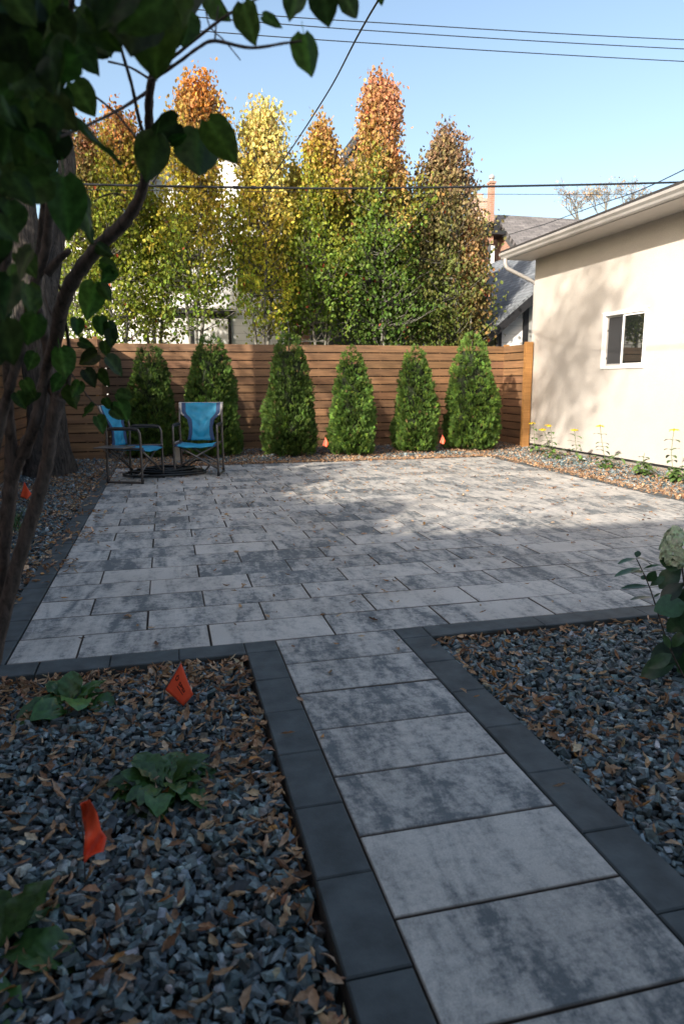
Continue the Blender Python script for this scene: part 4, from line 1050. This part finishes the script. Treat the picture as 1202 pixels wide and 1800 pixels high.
# ================================================================== GARDEN PLANTS
def blade(L, w, n=7, m_=4, fold=.25, drop=.5, ruff=.0, stalk=.3, heart=False, k=0):
    """leaf arching along +y; returns verts, faces in local space"""
    r = random.Random(k); V = []; F = []
    for j in range(n+1):
        t = j/n; a = drop*t; y = L*(math.sin(a)/drop if drop else t); z = -L*(1-math.cos(a))/max(drop, .01)
        if heart: ww = w*(math.sin(PI*min(1, .10+.9*t))**.65)*(1-.25*t)
        else: ww = w*(.06 if t < stalk*.6 else math.sin(PI*min(1, max(0.05, (t-stalk*.5)/(1-stalk*.5))))**.7)
        if j == n: ww = .003
        for i in range(m_+1):
            u = (i/m_-.5)*2; V.append((u*ww, y, z+abs(u)*ww*fold+ruff*ww*math.sin(j*2.3+i*1.7+k)))
    for j in range(n):
        for i in range(m_): q = j*(m_+1)+i; F.append((q, q+1, q+m_+2, q+m_+1))
    return V, F
def put(b, VF, loc, yaw, pitch, roll=0.0, col=(1, 1, 1, 1)):
    Mx = Matrix.Translation(loc) @ Matrix.Rotation(yaw, 4, 'Z') @ Matrix.Rotation(pitch, 4, 'X') @ Matrix.Rotation(roll, 4, 'Y')
    b.add([Mx @ Vector(v) for v in VF[0]], VF[1], col)
def gcol(base=(.05, .12, .03), v=.25):
    k = 1+random.gauss(0, v); return (base[0]*k, base[1]*k*(1+random.gauss(0, .06)), base[2]*k, 1)
def rosette(px, py, Yd, n, L, w, label, seed):
    random.seed(seed); c = ground(px, py); c[2] = -.03
    t = empty('leafy_plant', (c[0], c[1], 0), 0, label, 'plant', 'broad-leaved plants in the left gravel bed'); b = MB()
    for k in range(n):
        ring = k/n; yaw = k*2.4+random.uniform(-.3, .3); pit = (.05 + 1.15*ring**1.2)+random.uniform(-.12, .12)
        s = (1.0-.25*ring)*random.uniform(.8, 1.12)
        put(b, blade(L*s, w*s, 9, 6, .28, random.uniform(.5, 1.5), .24, .30, k=k), c+[math.cos(yaw+PI/2)*.015, math.sin(yaw+PI/2)*.015, .0], yaw, pit, random.gauss(0, .2), gcol((.052, .125, .030)))
    b.build('leaves', MAT['plantleaf'], t, smooth=True); random.seed(seed+1); return t
rosette(122, 1232, 0, 14, .22, .068, 'glossy broad-leaved plant by the charcoal border near the lettered flag', 21)
rosette(290, 1372, 0, 26, .19, .050, 'low ruffled dark green plant in the middle of the near gravel', 22)
rosette(-22, 1668, 0, 12, .25, .072, 'broad-leaved plant cut off by the left edge, lowest in the photo', 24)
# grass-like tuft by the left flag
c = ground(22, 925); t = empty('grass_tuft', (c[0], c[1], 0), 0, 'small green strappy tuft beside the flag in the left bed', 'plant'); b = MB()
for k in range(90):
    p = c + [random.gauss(0, .09), random.gauss(0, .25), -.03]; put(b, blade(random.uniform(.12, .30), .006, 6, 2, .3, random.uniform(.5, 1.6), 0, 0, k=k), p, random.uniform(0, 2*PI), random.uniform(.7, 1.35), 0, gcol((.06, .12, .03)))
b.build('leaves', MAT['plantleaf'], t)

def sunflower(base, top, label, flowers, bush, seed, nodes=5):
    random.seed(seed); t = empty('yellow_flower_plant', (base[0], base[1], 0), 0, label, 'flower', 'yellow flower plants along the garage wall')
    st = MB(); lf = MB(); fl = MB(); hd = MB()
    base = np.array(base); top = np.array(top)
    stems = [(base, top)] + [(base, f) for f in flowers[1:]]
    for (a, e) in stems:
        mid = (a+e)/2 + [random.gauss(0, .015), random.gauss(0, .015), 0]; path = smooth_path([a-[0, 0, .05], mid, e], 6); st.tube(path, .0035, 6)
        for q in range(nodes):
            p = path[int(len(path)*(.28+.55*q/nodes))]; yaw = q*PI/2+random.uniform(-.4, .4)
            for s in (0, PI): put(lf, blade(random.uniform(.10, .15), .027, 6, 2, .2, random.uniform(.7, 1.3), .05, .12, k=q), p, yaw+s, random.uniform(.1, .6), 0, gcol((.10, .17, .05)))
    for k in range(int(bush*1.7)):
        p = base + [random.gauss(0, .07), random.gauss(0, .07), random.uniform(0, .17)]
        put(lf, blade(random.uniform(.08, .14), .027, 6, 2, .2, random.uniform(.6, 1.5), .08, .12, k=k), p, random.uniform(0, 2*PI), random.uniform(-.2, .9), 0, gcol((.11, .19, .045)))
    for f in flowers:
        fl = MB(); hd = MB()
        for k in range(14):
            put(fl, blade(.072, .017, 4, 2, .2, .35, 0, 0, k=k), f, 2*PI*k/13+random.uniform(-.1, .1), random.uniform(-.25, .12), 0, (.92*random.uniform(.88, 1.05), .68*random.uniform(.88, 1.08), .02, 1))
        hd.tube([f-[0, 0, .012], f, f+[0, 0, .012]], [.010, .016, .007], 8)
        fl.build('petals', MAT['petal'], t); hd.build('flower_centre', MAT['centre'], t, smooth=True)
    st.build('stem', MAT['stemg'], t, smooth=True); lf.build('leaves', MAT['plantleaf'], t, smooth=True)
MAT['stemg'] = plain('green_stem', (.12, .17, .05), .6, .2, 10, bmp=0); MAT['centre'] = plain('flower_centre', (.45, .22, .02), .8, .2, 60, bmp=0)
def gp(px, py): p = ground(px, py, -.04); return p
for (bx, tx, lab, flw, bush, sd) in [
    ((940, 797), (936, 742), 'yellow flower on a leafy stalk in front of the fence end post', [(935, 743)], 16, 31),
    ((972, 806), (966, 748), 'two-headed yellow flower plant next to the fence end post', [(963, 747), (953, 754)], 22, 32),
    ((1017, 812), (1009, 754), 'thin yellow flower stalk with a tiny tuft, third from the post', [(1009, 755)], 6, 33),
    ((1067, 823), (1054, 748), 'yellow flower stalk with a round bushy base under the window', [(1054, 748)], 34, 34),
    ((1130, 836), (1132, 796), 'low leafy plant without any flower by the garage wall', [], 34, 35),
    ((1187, 847), (1184, 754), 'tallest yellow flower with thick bushy base at the photo edge', [(1184, 755)], 44, 36)]:
    p = gp(*bx); sunflower(p, at(tx[0], tx[1], p[1]), lab, [at(f[0], f[1], p[1]) for f in flw], bush, sd, 5)
random.seed(99)

# hydrangea ------------------------------------------------------------------
hb = ground(1215, 1195, -.03)
t = empty('hydrangea', (hb[0], hb[1], 0), 0, 'hydrangea with one pale green cone bloom at the right edge', 'shrub')
st = MB(); lf = MB(); HY = hb[1]
def twig(pts, r0=.004):
    P_ = smooth_path(pts, 6); st.tube(P_, [r0*(1-.5*i/len(P_)) for i in range(len(P_))], 6); return P_
base = hb
T1 = twig([base+[-.03, 0, 0], at(1176, 1138, HY), at(1158, 1085, HY), at(1140, 1030, HY), at(1118, 982, HY)])
T2 = twig([base, at(1205, 1100, HY), at(1203, 1040, HY), at(1196, 985, HY)], .006)
T3 = twig([base+[.03, .02, 0], at(1240, 1120, HY+.1), at(1250, 1020, HY+.15), at(1260, 960, HY+.15)], .006)
def hleaf(px, py, tx, ty, Yd, w=.5, face=.5):
    a = at(px, py, Yd); e = at(tx, ty, Yd+random.uniform(-.03, .03)); d = e-a; L = np.linalg.norm(d)
    toc = np.array([0, 0, CAM_H])-a; toc /= np.linalg.norm(toc); nrm = toc*face+np.array([0, 0, 1.0])*(1-face)+rng.normal(0, .12, 3)
    Mx = frames(d[None], nrm[None])[0]; V, F = blade(L, L*w*.36, 8, 4, .18, random.uniform(.1, .5), .05, .08, k=random.randint(0, 99))
    lf.add([Mx @ np.array(v)+a for v in V], F, gcol((.035, .085, .03), .2))
for q in [(1118, 982, 1086, 984, .35, .1), (1120, 980, 1150, 990, .4, .2), (1128, 998, 1080, 1008, .3, .1), (1130, 1000, 1158, 988, .3, .2), (1131, 1005, 1110, 1003, .4, .3), (1118, 980, 1122, 968, .8, .7),
          (1137, 1022, 1152, 1006, .8, .8), (1136, 1018, 1125, 1012, .9, .7), (1140, 1030, 1092, 1030, .3, .15), (1142, 1030, 1168, 1012, .5, .6), (1148, 1050, 1108, 1048, .3, .15), (1148, 1050, 1158, 1042, .4, .3)]:
    hleaf(q[0], q[1], q[2], q[3], HY, q[4]*1.3, q[5])
for q in [(1196, 1000, 1155, 1032, 1.0), (1196, 995, 1165, 985, .9), (1200, 1025, 1160, 1055, .8), (1203, 1060, 1155, 1070, .9), (1205, 1080, 1172, 1110, .9), (1205, 1110, 1178, 1135, .8), (1200, 1140, 1145, 1155, .8), (1190, 1150, 1128, 1188, .6), (1178, 1140, 1165, 1115, .6),
          (1205, 1020, 1240, 1050, .9), (1210, 1060, 1250, 1100, .9), (1206, 1120, 1240, 1160, .9), (1180, 1150, 1140, 1172, .7), (1195, 1035, 1198, 1075, .9), (1200, 1090, 1205, 1130, .9), (1240, 1050, 1200, 1062, .8), (1190, 1165, 1215, 1200, .8)]:
    hleaf(q[0], q[1], q[2], q[3], HY+random.uniform(-.06, .08), q[4], .75)
for k in range(26):
    hleaf(random.uniform(1210, 1330), random.uniform(980, 1180), random.uniform(1190, 1350), random.uniform(1000, 1200), HY+random.uniform(-.1, .3), .8, .6)
st.build('stems', MAT['bark_lilac'], t, smooth=True); lf.build('leaves', MAT['plantleaf'], t, smooth=True)
n = 420; hh = rng.random(n); a = rng.uniform(0, 2*PI, n); top = at(1186, 930, HY); bot = at(1192, 992, HY)
rad = .068*np.interp(hh, [0, .15, .45, .8, 1], [.6, 1, .95, .62, .15])
P = bot+(top-bot)*hh[:, None]+np.stack([rad*np.cos(a), rad*np.sin(a), rng.normal(0, .004, n)], 1)
out = np.stack([np.cos(a), np.sin(a), .3+0*a], 1)
FLW = ([(0, 0, 0), (.5, .5, .1), (0, .95, .02), (-.5, .5, .1), (-.95, 0, .02), (-.5, -.5, .1), (0, -.95, .02), (.5, -.5, .1), (.95, 0, .02)], [(0, 1, 2, 3), (0, 3, 4, 5), (0, 5, 6, 7), (0, 7, 8, 1)])
dvec = np.cross(out, rng.normal(size=(n, 3)))
bulk('bloom', [FLW], np.zeros(n, int), frames(dvec, out), P, rng.uniform(.010, .016, n), colvar((.60, .66, .44), n, .12), MAT['petal'], t)

# ================================================================== LILAC in the left foreground
HEART_N = 12
def heart(k):
    r = random.Random(k); V = []; F = []; n = 9; m_ = 6; cup = r.uniform(.1, .5); arch = r.uniform(-.3, .8); wv = r.uniform(.02, .07)
    for j in range(n+1):
        t = j/n
        w = .46*np.interp(t, [0, .08, .25, .45, .65, .82, .93, 1], [.30, .78, 1.0, .96, .74, .42, .17, .01])
        for i in range(m_+1):
            u = (i/m_-.5)*2; y = t - (.10*(1-t)*abs(u)**1.5 if t < .4 else 0)
            V.append((u*w, y, abs(u)*w*cup - arch*.3*t*t + wv*math.sin(j*1.4+i*2.1+k)*abs(u)))
    for j in range(n):
        for i in range(m_): q = j*(m_+1)+i; F.append((q, q+1, q+m_+2, q+m_+1))
    q = len(V); V += [(-.012, .0, 0), (.012, .0, 0), (.010, -.30, .03), (-.010, -.30, .03)]; F.append((q, q+1, q+2, q+3))
    W_ = [1.9 if i == m_//2 else (1.25 if (j+abs(i-m_//2)) % 3 == 0 else .9) for j in range(n+1) for i in range(m_+1)] + [2.2]*4
    return V, F, W_
HE = [heart(k) for k in range(HEART_N)]
lil = empty('lilac_shrub', (-.95, 1.95, 0), 0, 'dark multi-stemmed shrub with heart-shaped leaves in the left foreground', 'shrub')
b = MB()
def stem(pts, n=9):
    """pts: (px, py, Y, radius in photo px)"""
    Q3 = []
    for (px, py, Yd, rp) in pts:
        p = at(px, py, Yd); d = Yd/_f[1]; Q3.append(np.append(p, rp*.80*d/F_PX))
    S3 = smooth_path(Q3, 7); b.tube([q[:3] for q in S3], [max(.0008, q[3])*(1+.06*math.sin(i*1.7)) for i, q in enumerate(S3)], n, wob=.10)
base = np.array([-.98, 2.05, -.05])
def root(px, py, Yd, rp):
    p = at(px, py, Yd); r = rp*.80*Yd/_f[1]/F_PX; b.tube(smooth_path([base+[random.gauss(0, .05), random.gauss(0, .04), 0], (base+p)/2+[-.02, 0, .0], p], 6), [r*1.25]*4+[r*1.1]*4+[r]*5, 9, wob=.08)
# main right stem
root(-12, 1170, 2.1, 14); stem([(-12, 1170, 2.1, 14), (18, 1040, 2.1, 14), (44, 950, 2.1, 14), (66, 880, 2.1, 13.5), (84, 810, 2.1, 13), (92, 750, 2.1, 13.5), (104, 700, 2.1, 14.5)])
stem([(104, 705, 2.1, 12), (88, 668, 2.1, 10), (84, 610, 2.08, 10), (72, 560, 2.06, 10), (64, 520, 2.04, 9), (72, 430, 2.0, 8), (80, 340, 1.95, 8), (84, 250, 1.9, 8), (82, 150, 1.8, 7), (80, 0, 1.7, 6), (76, -80, 1.6, 5)])
stem([(104, 700, 2.1, 8), (118, 678, 2.08, 6), (124, 640, 2.05, 4.5), (121, 600, 2.0, 3.5), (112, 540, 1.95, 2.6), (104, 500, 1.9, 2)])
# second stem with the long branch sweeping right
stem([(42, 800, 2.15, 12), (62, 745, 2.1, 11), (74, 690, 2.1, 11), (84, 645, 2.08, 11), (98, 600, 2.0, 13), (108, 545, 1.95, 14), (128, 495, 1.9, 14), (172, 436, 1.85, 13), (218, 392, 1.8, 12), (247, 345, 1.75, 10), (259, 285, 1.7, 9), (262, 225, 1.65, 8.5), (263, 170, 1.6, 8), (272, 112, 1.55, 7)])
stem([(272, 125, 1.55, 4), (310, 96, 1.5, 3), (365, 52, 1.42, 3), (410, 20, 1.36, 2.5), (460, -6, 1.3, 2)])
stem([(265, 142, 1.55, 4), (316, 108, 1.45, 3.2), (350, 83, 1.4, 3), (378, 72, 1.32, 3.4), (440, 84, 1.28, 3), (500, 76, 1.22, 2.5), (530, 72, 1.2, 2)])
stem([(378, 72, 1.32, 2), (380, 45, 1.3, 1.5), (384, 10, 1.3, 1.5)]); stem([(362, 20, 1.45, 1.3), (370, 48, 1.45, 1.3), (395, 72, 1.45, 1.2), (423, 106, 1.45, 1)])
stem([(258, 250, 1.66, 4), (246, 215, 1.62, 3.5), (232, 150, 1.55, 3.2), (216, 95, 1.5, 3), (205, 50, 1.4, 3), (200, 0, 1.3, 2.5)])
stem([(256, 262, 1.7, 2.5), (230, 230, 1.7, 2.2), (205, 200, 1.7, 2), (175, 175, 1.7, 2), (160, 165, 1.7, 1.6)])
stem([(262, 138, 1.6, 2.5), (228, 118, 1.6, 2), (190, 108, 1.6, 2)]); stem([(262, 160, 1.62, 3.5), (215, 190, 1.55, 3), (172, 212, 1.5, 2.6), (120, 235, 1.45, 2.5), (60, 255, 1.4, 2.5), (-20, 275, 1.3, 2.5)])
stem([(225, 350, 1.8, 1.8), (205, 340, 1.8, 1.6), (180, 345, 1.8, 1.4), (165, 355, 1.8, 1.2)])
# left stems
root(2, 1060, 2.15, 13); stem([(2, 1060, 2.15, 13), (8, 960, 2.15, 13), (17, 880, 2.15, 14), (22, 820, 2.15, 14), (18, 740, 2.12, 9), (14, 660, 2.1, 8), (8, 560, 2.05, 11), (2, 460, 2.0, 10), (-8, 330, 1.9, 9), (-15, 180, 1.8, 8)])
stem([(22, 840, 2.15, 12), (38, 800, 2.14, 11), (50, 770, 2.12, 11)])
stem([(-10, 800, 2.0, 10), (8, 720, 1.98, 9), (24, 660, 1.96, 9), (38, 610, 1.94, 9), (48, 560, 1.9, 9), (58, 510, 1.88, 9), (72, 470, 1.86, 9), (84, 420, 1.84, 9), (88, 340, 1.8, 7), (95, 260, 1.75, 7), (104, 190, 1.7, 6), (110, 110, 1.6, 5), (125, 20, 1.5, 5), (130, -40, 1.4, 4)])
stem([(84, 480, 1.86, 9), (104, 456, 1.84, 7), (118, 444, 1.83, 6), (124, 438, 1.83, 4)])
stem([(-10, 640, 1.9, 9), (0, 560, 1.85, 9), (12, 460, 1.8, 8), (22, 350, 1.75, 8), (30, 240, 1.7, 7), (36, 120, 1.6, 6), (40, -20, 1.5, 6)])
stem([(100, 545, 2.0, 2), (92, 555, 2.0, 2), (80, 520, 2.0, 1.6)]); stem([(125, 655, 2.0, 1.5), (150, 690, 2.0, 1.3), (170, 712, 2.0, 1.2), (190, 705, 2.0, 1)])
b.build('stems', MAT['bark_lilac'], lil, smooth=True)
LV = []   # base of blade px, tip px, Y, width factor
def L3(x, y, tx, ty, Yd, wf=.9, face=.8): LV.append((x, y, tx, ty, Yd, wf, face))
for q in [(428, 6, 448, 82, 1.25, .85), (534, 60, 545, 139, 1.2, .8), (462, 28, 496, 46, 1.3, .6), (524, -12, 508, 36, 1.25, .9), (565, -22, 576, 48, 1.2, 1.0), (604, -14, 627, 34, 1.2, .7), (666, -18, 672, 10, 1.3, .8),
          (372, -22, 397, 38, 1.4, 1.0), (332, -30, 345, 45, 1.35, 1.2), (288, -20, 318, 86, 1.25, 1.15), (262, 10, 274, 132, 1.2, 1.0), (238, -10, 232, 96, 1.15, 1.1), (296, 30, 296, 108, 1.3, .9), (326, 22, 322, 86, 1.3, 1.0),
          (160, 30, 196, 106, 1.35, .9), (190, 52, 160, 112, 1.35, .9), (120, 60, 176, 128, 1.3, .8), (205, 0, 190, 70, 1.25, 1.1), (250, -30, 300, 40, 1.2, 1.2),
          (346, 226, 348, 318, 1.5, .95), (366, 212, 418, 290, 1.45, .75), (312, 214, 262, 240, 1.5, .9), (275, 238, 256, 322, 1.45, .85), (300, 250, 330, 235, 1.5, .6),
          (130, 145, 168, 206, 1.4, .9), (100, 195, 210, 296, 1.3, .52), (112, 312, 122, 425, 1.3, .72), (140, 325, 166, 430, 1.35, .62),
          (172, 430, 200, 452, 1.8, .8), (176, 462, 212, 478, 1.8, .8), (200, 472, 178, 500, 1.8, .8), (168, 500, 152, 562, 1.75, .8), (178, 500, 196, 530, 1.75, .8), (170, 500, 190, 512, 1.8, .7),
          (136, 560, 136, 592, 1.95, .8), (176, 556, 180, 592, 1.95, .85), (190, 566, 205, 600, 1.95, .7), (196, 580, 196, 612, 1.95, .8), (140, 600, 168, 612, 1.95, .7), (172, 622, 138, 640, 1.9, .85), (184, 600, 188, 628, 1.95, .8),
          (106, 612, 120, 668, 1.9, .85), (188, 628, 216, 662, 1.9, .9), (150, 650, 170, 680, 1.9, .9), (172, 655, 194, 680, 1.9, 1.0), (126, 678, 134, 720, 1.9, .9), (140, 670, 128, 700, 1.9, .8), (206, 690, 235, 702, 1.95, .9), (186, 700, 196, 722, 1.95, .8),
          (166, 712, 146, 734, 1.95, .7), (170, 732, 184, 762, 1.95, .9), (196, 720, 218, 738, 1.95, .8), (208, 706, 226, 740, 1.95, .9), (110, 660, 92, 690, 1.95, .8), (62, 620, 50, 652, 1.95, .8), (44, 668, 60, 700, 1.95, .8), (30, 690, 46, 720, 1.95, .8), (66, 690, 44, 712, 1.95, .7)]:
    L3(*q)
# dense dark mass in the top left corner and down the left edge
def inside(x, y, poly):
    c = False; n = len(poly)
    for i in range(n):
        x1, y1 = poly[i]; x2, y2 = poly[i-1]
        if (y1 > y) != (y2 > y) and x < (x2-x1)*(y-y1)/(y2-y1)+x1: c = not c
    return c
M1 = [(-30, -40), (300, -40), (300, 20), (255, 55), (215, 28), (170, 62), (118, 70), (110, 150), (60, 190), (-30, 215)]
M2 = [(-30, 190), (120, 170), (125, 240), (70, 330), (60, 420), (75, 520), (40, 640), (-30, 700)]
for poly, cnt, sz in ((M1, 66, (62, 98)), (M2, 56, (48, 82))):
    k = 0
    while k < cnt:
        x, y = random.uniform(-60, 320), random.uniform(-60, 700)
        if not inside(x, y, poly) or (135 < x < 160 and y < 20): continue
        k += 1; a = math.radians(random.gauss(85, 38)); s = random.uniform(*sz); L3(x-math.cos(a)*s*.4, y-math.sin(a)*s*.4, x+math.cos(a)*s*.6, y+math.sin(a)*s*.6, random.uniform(1.0, 1.5), random.uniform(.75, 1.0), random.uniform(.3, .95))
# the rest of the shrub outside the frame
for k in range(420):
    x, y = random.uniform(-900, -70), random.uniform(-350, 760); a = math.radians(random.gauss(85, 45)); s = random.uniform(35, 70)
    L3(x, y, x+math.cos(a)*s, y+math.sin(a)*s, random.uniform(1.3, 2.6), .85, random.uniform(.2, .9))
n = len(LV); A = np.array([at(l[0], l[1], l[4]) for l in LV]); E = np.array([at(l[2], l[3], l[4]+random.uniform(-.02, .02)) for l in LV])
D = E-A; Ls = np.linalg.norm(D, axis=1); toc = np.array([0, 0, CAM_H])-A; toc /= np.linalg.norm(toc, axis=1)[:, None]
fc = np.array([l[6] for l in LV])[:, None]; Nn = toc*fc*rng.choice([-1, 1], (n, 1)) + rng.normal(0, .28, (n, 3)) + np.array([0, 0, .1])
wf = np.array([l[5] for l in LV]); scl = np.stack([Ls*wf*1.02, Ls, Ls], 1)
bulk('leaves', HE, rng.integers(0, HEART_N, n), frames(D, Nn), A, scl, colvar((.033, .072, .013), n, .35), MAT['lilac'], lil, smooth=True)

# ================================================================== WIRES
def wire(pts, r, label, sub=10, group='overhead wires'):
    b = MB(); P_ = smooth_path(pts, sub); b.tube(P_, r, 7)
    return tag(b.build('power_line', MAT['wire'], smooth=True), label, 'wire', group)
def span(q, Yd): return [at(x, y, Yd) for x, y in q]
WY = 14.6
o = wire(span([(-700, 300), (-200, 314), (190, 325), (465, 330), (640, 331), (900, 327), (1202, 320), (1700, 303)], WY), .022, 'thickest black cable crossing in front of the trees')
for (px, w_) in ((470, 7), (486, 5), (415, 5), (446, 4)):
    b = MB(); p = at(px, 329.5, WY); b.tube([p-[w_*.012, 0, 0], p+[w_*.012, 0, 0]], .032, 8); b.build('cable_clamp', MAT['wire'], o, wc=False)
wire(span([(-600, 318), (190, 334), (500, 337), (800, 341), (1202, 341), (1700, 336)], WY+.3), .006, 'thin wire just below the thick black cable')
wire(span([(-500, -60), (361, 18), (700, 42), (1202, 70), (1900, 96)], 17.0), .0105, 'highest of the three parallel wires across the sky')
wire(span([(-500, -42), (358, 31), (700, 57), (1202, 86), (1900, 116)], 17.0), .0105, 'middle of the three parallel wires across the sky')
wire(span([(-500, -12), (346, 54), (700, 79), (1202, 108), (1900, 140)], 17.0), .0105, 'lowest of the three parallel wires across the sky')
pA = at(465, 327, WY); pB = at(505, 272, 13.2); pC = at(578, 159, 10.2); pD = at(665, 0, 6.8); pE = np.array([2.2, -.6, 4.4])
wire([pA, pB, pC, pD, (pD+pE)/2-[0, 0, .05], pE], .010, 'service wire slanting steeply down to the thick cable')
wire([at(1400, 200, 12), at(1202, 298, 14), at(1120, 336, 16), at(1050, 360, 18.5), at(960, 393, 22), at(915, 406, 23.5), at(882, 416, 24.1)], .012, 'sagging service wire running to the brick house with chimneys')
